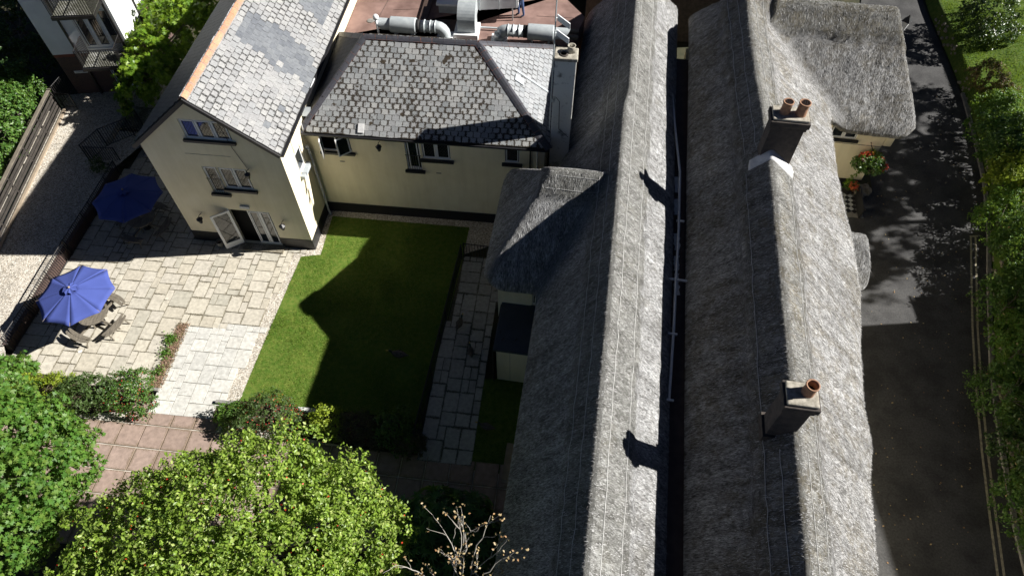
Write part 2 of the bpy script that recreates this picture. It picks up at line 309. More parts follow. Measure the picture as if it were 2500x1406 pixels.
# ---- leaves: many small folded faces in one mesh
SH = dict(leaf=([(0, 0, 0), (.32, .45, .10), (0, 1, -.05), (-.32, .45, .10)], [(0, 1, 2), (0, 2, 3)]),
          narrow=([(0, 0, 0), (.17, .45, .05), (0, 1, -.05), (-.17, .45, .05)], [(0, 1, 2), (0, 2, 3)]),
          round=([(0, 0, 0), (.42, .25, .08), (.36, .78, .04), (0, 1, -.04), (-.36, .78, .04), (-.42, .25, .08)], [(0, 1, 2), (0, 2, 3), (0, 3, 4), (0, 4, 5)]),
          maple=([(0, 0, 0), (.5, .12, .05), (.22, .36, 0), (.52, .62, .06), (.16, .6, 0), (0, 1, -.08), (-.16, .6, 0), (-.52, .62, .06), (-.22, .36, 0), (-.5, .12, .05)], [(0, 1, 2), (0, 2, 4), (2, 3, 4), (0, 4, 6), (4, 5, 6), (0, 6, 8), (6, 7, 8), (0, 8, 9)]),
          palm=([(0, 0, 0)] + [(math.sin(a) * r, math.cos(a) * r * .9 + .1, z) for a, r, z in
                [(2.1, .55, -.1), (1.5, .25, .05), (1.3, .85, -.1), (.85, .3, .05), (.6, 1, -.1), (.3, .33, .05), (0, 1.05, -.12), (-.3, .33, .05), (-.6, 1, -.1), (-.85, .3, .05), (-1.3, .85, -.1), (-1.5, .25, .05), (-2.1, .55, -.1)]],
                [(0, i, i + 1) for i in range(1, 13)]))
def leaves(pos, nrm, size, shape='leaf', tilt=.6, droop=0.0):
    pos = np.asarray(pos, float); nrm = np.asarray(nrm, float); n = len(pos); size = np.broadcast_to(size, (n,))
    N = nrm + RNG.normal(0, tilt, (n, 3)); N[:, 2] += .25; N /= np.linalg.norm(N, axis=1)[:, None] + 1e-9
    T = RNG.normal(0, 1, (n, 3)) + nrm * .5; T[:, 2] -= droop; T -= N * (T * N).sum(1)[:, None]; T /= np.linalg.norm(T, axis=1)[:, None] + 1e-9
    B = np.cross(T, N); sv, sf = SH[shape]; sv = np.array(sv); k = len(sv)
    V = pos[:, None, :] + size[:, None, None] * (sv[None, :, 0, None] * B[:, None] + sv[None, :, 1, None] * T[:, None] + sv[None, :, 2, None] * N[:, None])
    F = (np.arange(n)[:, None, None] * k + np.array(sf)[None]).reshape(-1, 3)
    return V.reshape(-1, 3), F
def joinVF(parts):
    Vs, Fs, b = [], [], 0
    for V, F in parts: Vs.append(V); Fs.append(F + b); b += len(V)
    return np.concatenate(Vs), np.concatenate(Fs)
def lobes(n, lob, shell=.45, flat=.25, rough=.22, seed=0, zmin=None, gap=-.36, clump=None):
    """points through the outer part of a set of uneven lobes ((x,y,z),(rx,ry,rz)); points deep inside another lobe are dropped"""
    lob = [(np.array(c, float), np.array(r, float)) for c, r in lob]; wts = np.array([r[0] * r[1] + r[1] * r[2] + r[0] * r[2] for c, r in lob]); wts /= wts.sum()
    PS, NS = [], []
    for i, (c, r) in enumerate(lob):
        k = int(n * wts[i] * 1.6); d = RNG.normal(0, 1, (k, 3)); d /= np.linalg.norm(d, axis=1)[:, None]; d = d[d[:, 2] > -.55]
        az = np.arctan2(d[:, 1], d[:, 0]); rr = 1 + rough * fbm(az * 1.6 + i * 9.1 + seed, d[:, 2] * 2.4 + i * 3.3, seed + i, 3) * 2
        p = c + d * r * (rr * (1 - shell * RNG.random(len(d)) ** 2))[:, None]; ok = np.ones(len(p), bool)
        for j, (c2, r2) in enumerate(lob):
            if j != i: ok &= (((p - c2) / r2) ** 2).sum(1) > .45
        PS.append(p[ok]); NS.append((d / r)[ok])
    p = np.concatenate(PS); q = np.concatenate(NS); q /= np.linalg.norm(q, axis=1)[:, None]
    # gaps: drop leaves where a coarse noise is low, so that the outline breaks up
    g = fbm(p[:, 0] * 1.3 + p[:, 2], p[:, 1] * 1.3 - p[:, 2] * .7, seed + 40, 3); ok = g > gap
    if zmin is not None: ok &= p[:, 2] > zmin
    p, q = p[ok], q[ok]
    if len(p) > n: s = RNG.permutation(len(p))[:n]; p, q = p[s], q[s]
    if clump:                                   # twigs: leaves gather round a share of the points
        m = max(8, int(len(p) / clump[1])); c = RNG.permutation(len(p))[:m]; j = RNG.integers(0, m, len(p)); o = RNG.normal(0, 1, (len(p), 3)); o /= np.linalg.norm(o, axis=1)[:, None]
        o *= (clump[0] * RNG.uniform(.3, 1.25, m)[j] * RNG.random(len(p)) ** .4)[:, None]; o[:, 2] *= .75; p = p[c][j] + o + q[c][j] * clump[0] * .4; q = q[c][j] * .6 + o / clump[0] * .7; q /= np.linalg.norm(q, axis=1)[:, None] + 1e-9
    return p, q
def branches(mb, base, tips, r0, wob=.15):
    base = Vector(base)
    for t in tips:
        t = Vector(t); L = (t - base).length; pts = []
        for i in range(5):
            k = i / 4; p = base.lerp(t, k); p.z += math.sin(k * math.pi) * .12 * L
            if 0 < i < 4: p += Vector((random.uniform(-wob, wob), random.uniform(-wob, wob), 0)) * L * .4
            pts.append(p)
        mb.tube(pts, [r0 * (1 - .8 * i / 4) for i in range(5)], 5, False)
def plant(name, label, cat, base, lob, n, size, mat, shape='leaf', trunk_r=.0, trunk_h=0, group=None, tilt=.6, extra=None, shell=.45, rough=.22, seed=0, zmin=None, part='foliage', bark='bark', droop=0.0, clump='auto', gap=-.36):
    if clump == 'auto': clump = (min(.34, max(.12, size * 2.0)), 26)
    base = Vector(base); r = empty(name, base, label, cat, group)
    p, q = lobes(n, [((base.x + c[0], base.y + c[1], base.z + c[2]), rr) for c, rr in lob], shell, rough=rough, seed=seed, zmin=zmin, clump=clump, gap=gap)
    sz = size * RNG.uniform(.65, 1.25, len(p)); V, F = leaves(p, q, sz, shape, tilt, droop)
    link(part, np_mesh(part, V, F), LV[mat], r)
    mb = MB(); top = base + Vector((lob[0][0][0] * .5, lob[0][0][1] * .5, trunk_h or lob[0][0][2] * .6)); tr = trunk_r or .04
    mid = base.lerp(top, .5) + Vector((.08, -.05, 0)) * (trunk_h or .5) * .3
    mb.tube([base + Vector((0, 0, -.05)), mid, top], [tr * 1.25, tr, tr * .8], 8)
    branches(mb, top, [(base.x + c[0] * 1.1 + random.uniform(-.3, .3) * rr[0], base.y + c[1] * 1.1 + random.uniform(-.3, .3) * rr[1], base.z + c[2] + random.uniform(-.2, .5) * rr[2]) for c, rr in lob for _ in range(2)], tr * .55)
    mb.build('trunk' if trunk_h > 1 else 'stem', MT[bark], r, True)
    for (nm, m2, n2, s2, sh2) in extra or []:
        p2, q2 = lobes(n2, [((base.x + c[0], base.y + c[1], base.z + c[2]), tuple(x * 1.02 for x in rr)) for c, rr in lob], .12, rough=rough, seed=seed, zmin=zmin)
        V, F = leaves(p2, q2, s2 * RNG.uniform(.7, 1.2, len(p2)), sh2, .9)
        link(nm, np_mesh(nm, V, F), LV[m2], r, kind='stuff')
    return r
def sheet(name, pts, z, mat, kind='structure', **k):
    o = MB().poly([(p[0], p[1], z) for p in pts]).build(name, mat); o['kind'] = kind
    if o.data.polygons[0].normal.z < 0: o.data.flip_normals()
    for a, b in k.items(): o[a] = b
    return o
def uvbox(me, sc_=1.0):
    uvl = me.uv_layers.new(name='UVMap')
    for p in me.polygons:
        n = p.normal; ax = max(range(3), key=lambda i: abs(n[i]))
        for li in p.loop_indices:
            c = me.vertices[me.loops[li].vertex_index].co
            uvl.data[li].uv = (c.x * sc_, c.y * sc_) if ax == 2 else (((c.x if ax == 1 else c.y) * sc_), c.z * sc_)
# ------------------------------------------------------------------ pieces laid one by one (slates, slabs)
_pm = {}
def piece_mesh(w_, l_, t_, mat, var=0, rag=.0):
    key = (round(w_, 3), round(l_, 3), round(t_, 3), mat, var)
    if key in _pm: return _pm[key]
    rr = random.Random(hash((round(w_, 3), round(l_, 3), var)) & 0xffff); e = min(.008, t_ * .4)
    j = lambda: rr.uniform(-rag, rag)
    if rag > .004:      # worn slate: clipped lower corners
        ca, cb = rr.choice((0, 0, .012, .03)), rr.choice((0, 0, .012, .03))
        out = [(-w_ / 2 + ca, 0 + j()), (w_ / 2 - cb, 0 + j()), (w_ / 2 + j() * .2, cb + .006), (w_ / 2, l_), (-w_ / 2, l_), (-w_ / 2 + j() * .2, ca + .006)]
    else: out = [(-w_ / 2 + j(), j()), (w_ / 2 + j(), j()), (w_ / 2 + j(), l_ + j()), (-w_ / 2 + j(), l_ + j())]
    n = len(out); cx, cy = 0, l_ / 2
    top = [(x - math.copysign(e, x - cx), y - math.copysign(e, y - cy), t_) for x, y in out]
    V = [(x, y, 0) for x, y in out] + [(x, y, t_ - e) for x, y in out] + top
    F = [tuple(range(2 * n, 3 * n))]
    for i in range(n):
        k = (i + 1) % n; F += [(i, k, n + k, n + i), (n + i, n + k, 2 * n + k, 2 * n + i)]
    me = bpy.data.meshes.new('piece'); me.from_pydata(V, [], F); me.update()
    uvl = me.uv_layers.new(name='UVMap')
    for lp in me.loops: c = V[lp.vertex_index]; uvl.data[lp.index].uv = (c[0] / w_ + .5, c[1] / l_)
    me.materials.append(MT[mat]); _pm[key] = me; return me
def lay(parent, name, items, limit=300, rest='slab_field'):
    """items = [(mesh, Matrix)]: the largest in view as parts, the rest joined to one part"""
    def score(it):
        q = it[1].translation; b = Vector(ray(*(1250, 703))); d = (q - cam.location); zc = d.dot(Vector((0, _c, -_s)))
        x = d.x / zc * FPX; y = d.dot(Vector((0, _s, _c))) / zc * FPX
        return (0 if abs(x) < 1270 and abs(y) < 720 else 1e3) + d.length
    items = sorted(items, key=score)
    for me, mw in items[:limit]:
        o = bpy.data.objects.new(name, me); COL.objects.link(o); o.matrix_basis = mw; setp(o, parent)
    by = {}
    for me, mw in items[limit:]: by.setdefault(me.materials[0].name, []).append((me, mw))
    if not by: return
    V, F, UV, MI, mats = [], [], [], [], []
    for mn, its in by.items():
        mats.append(bpy.data.materials[mn])
        for me, mw in its:
            b = len(V); V += [tuple(mw @ v.co) for v in me.vertices]
            for p in me.polygons: F.append(tuple(b + i for i in p.vertices)); MI.append(len(mats) - 1); UV += [tuple(me.uv_layers[0].data[i].uv) for i in p.loop_indices]
    me = bpy.data.meshes.new(rest); me.from_pydata(V, [], F); me.update()
    l = me.uv_layers.new(name='UVMap'); l.data.foreach_set('uv', np.array(UV, np.float32).ravel())
    for m_ in mats: me.materials.append(m_)
    me.polygons.foreach_set('material_index', MI); link(rest, me, None, parent, kind='stuff')
def basis(O, X, Y, Z):
    return Matrix(((X.x, Y.x, Z.x, O.x), (X.y, Y.y, Z.y, O.y), (X.z, Y.z, Z.z, O.z), (0, 0, 0, 1)))
def dirv(a): return Vector((math.cos(R(a)), math.sin(R(a)), 0))
UPZ = Vector((0, 0, 1))
def pave(parent, poly, ang, cell, sizes, mat, z, t_=.035, gap=.014, seed=3, rest='slab_field', name='paving_slab'):
    rr = random.Random(seed); X, Y = dirv(ang), dirv(ang + 90); O = Vector((poly[0][0], poly[0][1], 0))
    pts = [((Vector((p[0], p[1], 0)) - O).dot(X), (Vector((p[0], p[1], 0)) - O).dot(Y)) for p in poly]
    x0, x1 = min(p[0] for p in pts), max(p[0] for p in pts); y0, y1 = min(p[1] for p in pts), max(p[1] for p in pts)
    nx, ny = int((x1 - x0) / cell) + 1, int((y1 - y0) / cell) + 1
    gx, gy = np.meshgrid(x0 + (np.arange(nx) + .5) * cell, y0 + (np.arange(ny) + .5) * cell, indexing='ij')
    free = inpoly(gx, gy, pts); items = []
    for j in range(ny):
        for i in range(nx):
            if not free[i, j]: continue
            opts = [s for s in sizes for _ in range(s[2])]; rr.shuffle(opts); opts.append((1, 1, 1))
            for (a, b, _) in opts:
                if i + a <= nx and j + b <= ny and free[i:i + a, j:j + b].all(): break
            free[i:i + a, j:j + b] = False
            W, L = a * cell - gap, b * cell - gap; me = piece_mesh(W, L, t_, mat, rr.randrange(2), .003)
            c = O + X * (x0 + (i + a / 2) * cell) + Y * (y0 + j * cell + gap / 2)
            tx, ty = rr.gauss(0, .004), rr.gauss(0, .004); N = Vector((tx, ty, 1)).normalized(); X2 = (X - N * X.dot(N)).normalized()
            items.append((me, basis(c + UPZ * (z - t_ + rr.uniform(.02, .026)), X2, N.cross(X2), N)))
    lay(parent, name, items, 300, rest); return items
def slate_plane(parent, O, U, S, inside, umax, smax, w_, ex, matf, t_=.014, limit=300, rest='slate_field', seed=5, over=1.35, rag=.012, half=False):
    rr = random.Random(seed); N = U.cross(S).normalized(); items = []; row = 0; s = 0.0
    while s < smax:
        u = -w_ * (.5 if row % 2 else 0)
        if half and row % 2:
            me = piece_mesh(w_ / 2 - .005, ex * over, t_, matf(0, s, rr), rr.randrange(3), rag); a = R(1.3); S2 = (S * math.cos(a) - N * math.sin(a)); items.append((me, basis(O + U * (w_ / 4) + S * s + N * (.012 + .012 * over), U, U.cross(S2).normalized().cross(U), U.cross(S2).normalized())))
        while u < umax + w_:
            if inside(u + w_ / 2, s + ex / 2) and inside(u + w_ * .22, s + ex * .8) and inside(u + w_ * .78, s + ex * .8):
                L = ex * over; me = piece_mesh(w_ - .005, L, t_, matf(u, s, rr), rr.randrange(7), rag)
                a = R(1.3) + rr.gauss(0, .004); S2 = (S * math.cos(a) - N * math.sin(a)); yaw = rr.gauss(0, .006)
                U2 = (U + S2 * yaw).normalized(); N2 = U2.cross(S2).normalized(); S3 = N2.cross(U2)
                items.append((me, basis(O + U * (u + w_ / 2 + rr.gauss(0, .003)) + S * (s + rr.gauss(0, .005)) + N * (.012 + .012 * over), U2, S3, N2)))
            u += w_
        s += ex; row += 1
    lay(parent, 'slate', items, limit, rest)
def pebbles(name, poly, n, z, size, parent=None, mat='gravelstone', label=None):
    xs = [p[0] for p in poly]; ys = [p[1] for p in poly]
    x = RNG.uniform(min(xs), max(xs), n * 3); y = RNG.uniform(min(ys), max(ys), n * 3); ok = inpoly(x, y, poly); x, y = x[ok][:n], y[ok][:n]; n = len(x)
    oc = np.array([(1, 0, 0), (0, 1, 0), (-1, 0, 0), (0, -1, 0), (0, 0, .7)]); f = np.array([(0, 1, 4), (1, 2, 4), (2, 3, 4), (3, 0, 4)])
    sz = size * RNG.uniform(.5, 1.3, n); a = RNG.uniform(0, 6.28, n); ca, sa = np.cos(a), np.sin(a); el = RNG.uniform(.6, 1.2, n)
    V = np.zeros((n, 5, 3)); V[:, :, 0] = x[:, None] + sz[:, None] * (oc[None, :, 0] * ca[:, None] * el[:, None] - oc[None, :, 1] * sa[:, None])
    V[:, :, 1] = y[:, None] + sz[:, None] * (oc[None, :, 0] * sa[:, None] * el[:, None] + oc[None, :, 1] * ca[:, None]); V[:, :, 2] = z + sz[:, None] * oc[None, :, 2]
    F = (np.arange(n)[:, None, None] * 5 + f[None]).reshape(-1, 3)
    o = link(name, np_mesh(name, V.reshape(-1, 3), F), MT[mat], parent, kind='stuff')
    if label and parent is None: tag(o, label, 'gravel')
    return o
def blades(name, poly, dens, z, h, parent=None, mat='blade', zf=None, wid=.010):
    xs = [p[0] for p in poly]; ys = [p[1] for p in poly]; A = (max(xs) - min(xs)) * (max(ys) - min(ys)); n = int(A * dens)
    x = RNG.uniform(min(xs), max(xs), n); y = RNG.uniform(min(ys), max(ys), n); ok = inpoly(x, y, poly); x, y = x[ok], y[ok]
    k = .75 + fbm(x * .9, y * .9, 3) * .9; n = len(x); zz = np.full(n, z, float) if zf is None else zf(x, y)
    a = RNG.uniform(0, 6.28, n); l = h * np.clip(k, .25, 1.6) * RNG.uniform(.6, 1.3, n); b = RNG.uniform(0, 6.28, n); ln = RNG.uniform(.2, .9, n) * l
    V = np.zeros((n, 3, 3)); V[:, 0] = np.stack([x - np.cos(a) * wid, y - np.sin(a) * wid, zz - .01], 1); V[:, 1] = np.stack([x + np.cos(a) * wid, y + np.sin(a) * wid, zz - .01], 1)
    V[:, 2] = np.stack([x + np.cos(b) * ln, y + np.sin(b) * ln, zz + l], 1)
    return link(name, np_mesh(name, V.reshape(-1, 3), np.arange(n * 3).reshape(-1, 3)), MT[mat], parent, kind='stuff')
# ------------------------------------------------------------------ ground
sheet('ground', [(-300, -200), (300, -200), (300, 400), (-300, 400)], -.06, 'ground')
# house frames
GU, GV = dirv(-6.2), dirv(83.8); G0 = Vector((-9.15, 19.69, 0)); GW = 5.7
def G(a, b, z): return G0 + GU * (a - GW) + GV * b + UPZ * z
BU, BV = dirv(-5.7), dirv(84.3); B0 = Vector((-8.83, 22.12, 0))
def B(a, b, z): return B0 + BU * a + BV * b + UPZ * z
TU, TV = dirv(-8.6), dirv(81.4)
def T(u, v, z=0): return TU * u + TV * v + UPZ * z
def toT(p): return p.dot(TU), p.dot(TV)
# patio
railpx = [(36, 856), (93, 768), (179, 619), (237, 527), (296, 428)]
rail = [P(*p) for p in railpx]
patio_poly = [P(30, 868)] + rail + [G(-5.0, 4.6, 0), G(-.05, 8.5, 0), G(-.05, 0, 0), G(GW, 0, 0), P(722, 624), P(640, 796), P(468, 790), P(375, 940)]
strip_px = [(437, 789), (467, 790), (398, 948), (362, 955)]
patio_main = [P(30, 868)] + rail + [G(-4.6, 7.0, 0), G(-.02, 8.5, 0), G(-.02, -.02, 0), G(GW, -.02, 0), P(718, 624), P(652, 760), P(640, 800), P(437, 797), P(366, 950), P(200, 940), P(60, 895)]
pat = sheet('patio', patio_main, 0.0, 'joint')
pave(pat, [(p.x, p.y) for p in patio_main], -6.2, .29, [(3, 3, 2), (3, 2, 4), (2, 3, 4), (2, 2, 5), (2, 1, 1), (1, 2, 1)], 'stone', .012, seed=4, rest='slab_field')
path_poly = [P(462, 793), P(648, 800), P(612, 860), P(545, 985), P(518, 1024), P(362, 1006)]
gp = sheet('garden_path', path_poly, 0.004, 'joint')
pave(gp, [(p.x, p.y) for p in path_poly], -6.2, .29, [(3, 3, 2), (3, 2, 4), (2, 3, 4), (2, 2, 5), (1, 2, 1)], 'stone_pale', .016, seed=9, gap=.012)
# side path by the thatched range
sp_poly = [P(1131, 626), P(1222, 634), P(1224, 735), P(1205, 760), P(1180, 925), P(1144, 1138), P(1022, 1122), P(1034, 1040)]
sp = sheet('side_path', sp_poly, 0.0, 'joint')
pave(sp, [(p.x, p.y) for p in sp_poly], -6.5, .30, [(3, 3, 2), (3, 2, 4), (2, 3, 4), (2, 2, 5), (1, 2, 1)], 'stone_grey', .012, seed=12)
# brown slab courtyard
cy_poly = [P(30, 1000), P(362, 1007), P(518, 1025), P(1020, 1123), P(1250, 1150), P(1235, 1330), P(180, 1330), P(-40, 1240)]
cyd = sheet('courtyard', cy_poly, -.004, 'joint_pale')
pave(cyd, [(p.x, p.y) for p in cy_poly], -6.5, .93, [(1, 1, 1)], 'slab_brown', .006, t_=.04, gap=.034, seed=2)
# lawn and gravel margins
lawn_poly = [P(812, 528), P(1146, 556), P(1128, 640), P(1030, 1025), P(585, 978), P(660, 800), P(735, 627), P(783, 622)]
sheet('lawn', lawn_poly, .012, 'lawn'); lw = bpy.data.objects['lawn']
blades('grass', [(p.x, p.y) for p in lawn_poly], 1500, .012, .05, lw)
gm_poly = [G(GW + .02, 0, 0), G(GW + .02, 2.5, 0), B(.05, -.02, 0), B(9.4, -.02, 0), P(1200, 600), P(1130, 622), P(1146, 556), P(812, 528), P(783, 622), P(735, 627), P(585, 978), P(530, 978), P(640, 800), P(655, 758), P(720, 622)]
gm = sheet('gravel_margin', gm_poly[:-4] + [P(505, 978), P(600, 800), P(620, 758), P(690, 620)], .007, 'gravel')
pebbles('pebble', [(p.x, p.y) for p in gm_poly], 9000, .006, .028, gm)
vg = sheet('verge', [P(1180, 925), P(1290, 925), P(1250, 1160), P(1140, 1145)], .008, 'lawn2')
blades('grass', [(p.x, p.y) for p in [P(1180, 925), P(1290, 925), P(1250, 1160), P(1140, 1145)]], 900, .008, .05, vg)
# planting strip between patio and path
ps = [P(*p) for p in strip_px]; pb = empty('flower_strip', P(412, 870), 'narrow bed of dry bedding plants between patio and pale path', 'flower bed')
MB().prism([(p.x, p.y) for p in ps][::-1], -.02, .03).build('mulch', 'mulch', pb)
xs = RNG.random((2600, 2)); a_ = np.array([(p.x, p.y) for p in ps]); q_ = (a_[0] * (1 - xs[:, :1]) + a_[1] * xs[:, :1]) * (1 - xs[:, 1:]) + (a_[3] * (1 - xs[:, :1]) + a_[2] * xs[:, :1]) * xs[:, 1:]
V, F = leaves(np.c_[q_, RNG.uniform(.03, .10, len(q_))], np.tile([0, 0, 1.], (len(q_), 1)), .07, 'narrow', .8); link('bedding_plants', np_mesh('bedding_plants', V, F), LV['heather'], pb, kind='stuff')
for cx, cy, nn in ((418, 828, 260), (405, 862, 160), (388, 905, 130)):
    c = P(cx, cy, .08); pp = np.array(c) + RNG.normal(0, 1, (nn, 3)) * (.13, .13, .05); V, F = leaves(pp, np.tile([0, 0, 1.], (nn, 1)), .1, 'leaf', .8); link('weed_tuft', np_mesh('weed_tuft', V, F), LV['maple'], pb, kind='stuff')
MB().frame(P(366, 953) + UPZ * .0, GU, GV, UPZ, -.05, .42, -.05, .07, 0, .18).build('end_kerb', 'kerb', pb)
for (ex_, ey_, lab) in ((552, 985, 'short grey kerb stone at the end of the pebble margin'), (752, 1003, 'white kerb stone between lawn and flowering shrubs')):
    tag(MB().frame(P(ex_, ey_), GU, GV, UPZ, -.38, .38, -.07, .07, 0, .17).build('kerb_stone', 'kerb' if ex_ < 600 else 'flash', None, bevel=.012), lab, 'kerb')
# gravel drive on the left, higher than the patio
DZ = .42
wall_l = [p + Vector((-.16, .03, 0)) for p in rail]
dr_poly = [p + Vector((-.05, 0, 0)) for p in wall_l] + [G(-4.9, 5.3, 0), G(-4.9, 8.2, 0), G(-.6, 9.5, 0), G(-1, 14, 0), P(190, 230, DZ), P(120, 236, DZ), P(-60, 640, DZ), P(-200, 1000, DZ), P(20, 900, DZ)]
dv = sheet('gravel_drive', dr_poly, DZ, 'gravel'); pebbles('pebble', [(p.x, p.y) for p in dr_poly], 16000, DZ, .03, dv)
# low brick wall along the drive, railing in front
bw = MB()
for a, b in zip(wall_l[:-1], wall_l[1:]):
    d = (b - a); L = d.length; d.normalize(); n = Vector((d.y, -d.x, 0)); bw.frame(a, d, n, UPZ, 0, L, -.10, .10, -.05, DZ + .05)
o = tag(bw.build('brick_retaining_wall', 'brick'), 'low red brown brick wall holding up the gravel drive behind the railing', 'wall'); uvbox(o.data, 1)
def railing(name, label, pts, h, parent=None, zs=None, step=.115, group=None, cat='railing', bar=.012, lift=.10):
    """top rail, bottom rail, posts and every baluster"""
    pts = [Vector(p) for p in pts]; r = parent or empty(name, pts[0], label, cat, group)
    MB().tube([p + UPZ * h for p in pts], .024, 6).build('top_rail', 'rail', r); MB().tube([p + UPZ * lift for p in pts], .018, 5).build('bottom_rail', 'rail', r)
    bm = MB().box(-bar, bar, -bar, bar, lift, h).mesh('baluster'); bm.materials.append(MT['rail']); pm_ = MB().box(-.025, .025, -.025, .025, -.02, h + .03).mesh('post'); pm_.materials.append(MT['rail'])
    for i, (a, b) in enumerate(zip(pts[:-1], pts[1:])):
        L = (b - a).length; n = max(1, int(L / step))
        for k in range(n + 1):
            big = k % 14 == 0 or (k == n and i == len(pts) - 2)
            o = bpy.data.objects.new('post' if big else 'baluster', pm_ if big else bm); COL.objects.link(o); o.location = a.lerp(b, k / n); setp(o, r)
    return r
railing('patio_railing', 'black iron railing along the patio beside the gravel drive', [p + Vector((.02, 0, 0)) for p in rail], .98)
# steps up from the patio to the drive and their railings
st = empty('stone_steps', P(300, 357), 'dark stone steps from shaded patio up towards the drive', 'steps')
s0 = P(292, 357); 
for i in range(4):
    MB().frame(s0, GU, GV, UPZ, -.1, 1.5, .05 + i * .3, .05 + (i + 1) * .3 + (.0 if i < 3 else 1.2), 0, .14 * (i + 1)).build('step', 'stone_grey', st, bevel=.01)
MB().frame(s0, GU, GV, UPZ, -.1, 1.5, .0, .09, .005, .05).build('pale_edge', 'lime', st)
MB().frame(s0, GU, GV, UPZ, -.42, -.12, -.3, 2.6, 0, .5).build('side_wall', 'rubble', st, bevel=.03)
MB().frame(s0, GU, GV, UPZ, 1.52, 2.0, -.35, 2.6, 0, .62).build('side_wall', 'rubble', st, bevel=.03)
e0, e1, e2 = P(283, 398, .2), P(222, 396, .4), P(264, 358, .4)
railing('step_railing', 'black railing climbing beside the stone steps', [e1, e2, P(330, 332, .5), P(352, 312, .5)], 1.15)
gt = railing('iron_gate', 'open black iron gate at the foot of the stone steps', [P(232, 402, .1), P(302, 404, .05)], 1.2, cat='gate')
MB().tube([P(232, 402, .2), P(302, 404, 1.2)], .012, 4).build('diagonal_brace', 'rail', gt)
# bush in a pot by the gate
plant('small_shrub', 'small dark shrub beside the iron gate', 'shrub', P(250, 412, .4), [((0, 0, .25), (.4, .35, .3))], 500, .1, 'hedged')
# slatted timber fence along the far side of the drive
f0, f1 = P(152, 266, DZ), P(-70, 735, DZ); fd = (f1 - f0); FL = fd.length; fd.normalize(); fn = Vector((fd.y, -fd.x, 0)); FO = fn if fn.x < 0 else -fn      # FO points away from the drive
fe = empty('slat_fence', f0, 'dark timber fence of horizontal slats beside the gravel drive', 'fence')
nb = int(FL / 1.8); sl = MB().box(0, FL / nb - .02, -.012, .012, 0, .13).mesh('slat'); sl.materials.append(MT['wood_dark']); ps_ = MB().box(-.045, .045, -.045, .045, 0, 1.3).mesh('post'); ps_.materials.append(MT['wood_dark'])
ang = math.atan2(fd.y, fd.x)
for i in range(nb + 1):
    o = bpy.data.objects.new('post', ps_); COL.objects.link(o); o.location = f0 + fd * (FL / nb * i) + FO * .075; o.rotation_euler.z = ang; setp(o, fe)
    if i < nb:
        for k in range(6):
            o = bpy.data.objects.new('slat', sl); COL.objects.link(o); o.location = f0 + fd * (FL / nb * i + .01) + FO * (.03 if k % 2 else .0) + UPZ * (.07 + k * .205 + random.uniform(-.008, .008)); o.rotation_euler = (0, random.gauss(0, .004), ang); setp(o, fe)
MB().frame(f0, fd, fn, UPZ, 0, FL, -.09, .07, 1.3, 1.345).build('capping_rail', 'wood_grey', fe)
MB().frame(f0, fd, fn, UPZ, 0, FL, *((-.26, -.12) if FO is fn else (.12, .26)), -.04, .09).build('gravel_board', 'wood_trim', fe)
railing('yard_gate', 'open metal gate at the end of the slat fence', [f0 + Vector((.1, .1, 0)), P(190, 266, DZ)], 1.0, cat='gate', step=.16)
railing('yard_railing', 'dark railing at the foot of the apartment block', [f0 + Vector((-.1, .3, 0)), P(188, 214, DZ)], 1.2, step=.13)
# ------------------------------------------------------------------ walls, windows
def wall_face(mb, O, U, N, poly, holes, depth=.12):
    """a wall outline with openings; the sides of the openings go back by depth"""
    xs = sorted({round(x, 4) for x, z in poly} | {round(h[i], 4) for h in holes for i in (0, 1)})
    def span(x):
        zs = []
        for (xa, za), (xb, zb) in zip(poly, poly[1:] + poly[:1]):
            if abs(xa - xb) > 1e-6 and min(xa, xb) - 1e-3 <= x <= max(xa, xb) + 1e-3: zs.append(za + (zb - za) * (x - xa) / (xb - xa))
        return min(zs), max(zs)
    flip = U.cross(UPZ).dot(N) < 0
    for x0, x1 in zip(xs[:-1], xs[1:]):
        m_ = (x0 + x1) / 2; (a0, b0), (a1, b1) = span(x0), span(x1); lo = (a0, a1)
        for h in sorted([h for h in holes if h[0] < m_ < h[1]], key=lambda h: h[2]) + [None]:
            hi = (h[2], h[2]) if h else (b0, b1)
            q = [O + U * x0 + UPZ * lo[0], O + U * x1 + UPZ * lo[1], O + U * x1 + UPZ * hi[1], O + U * x0 + UPZ * hi[0]]; mb.poly(q[::-1] if flip else q)
            if h: lo = (h[3], h[3])
    for x0, x1, z0, z1 in holes:
        q = [O + U * x + UPZ * z for x, z in ((x0, z0), (x1, z0), (x1, z1), (x0, z1))]; r = [p - N * depth for p in q]
        mb.add(q + r, [(i, (i + 1) % 4, 4 + (i + 1) % 4, 4 + i) for i in range(4)])
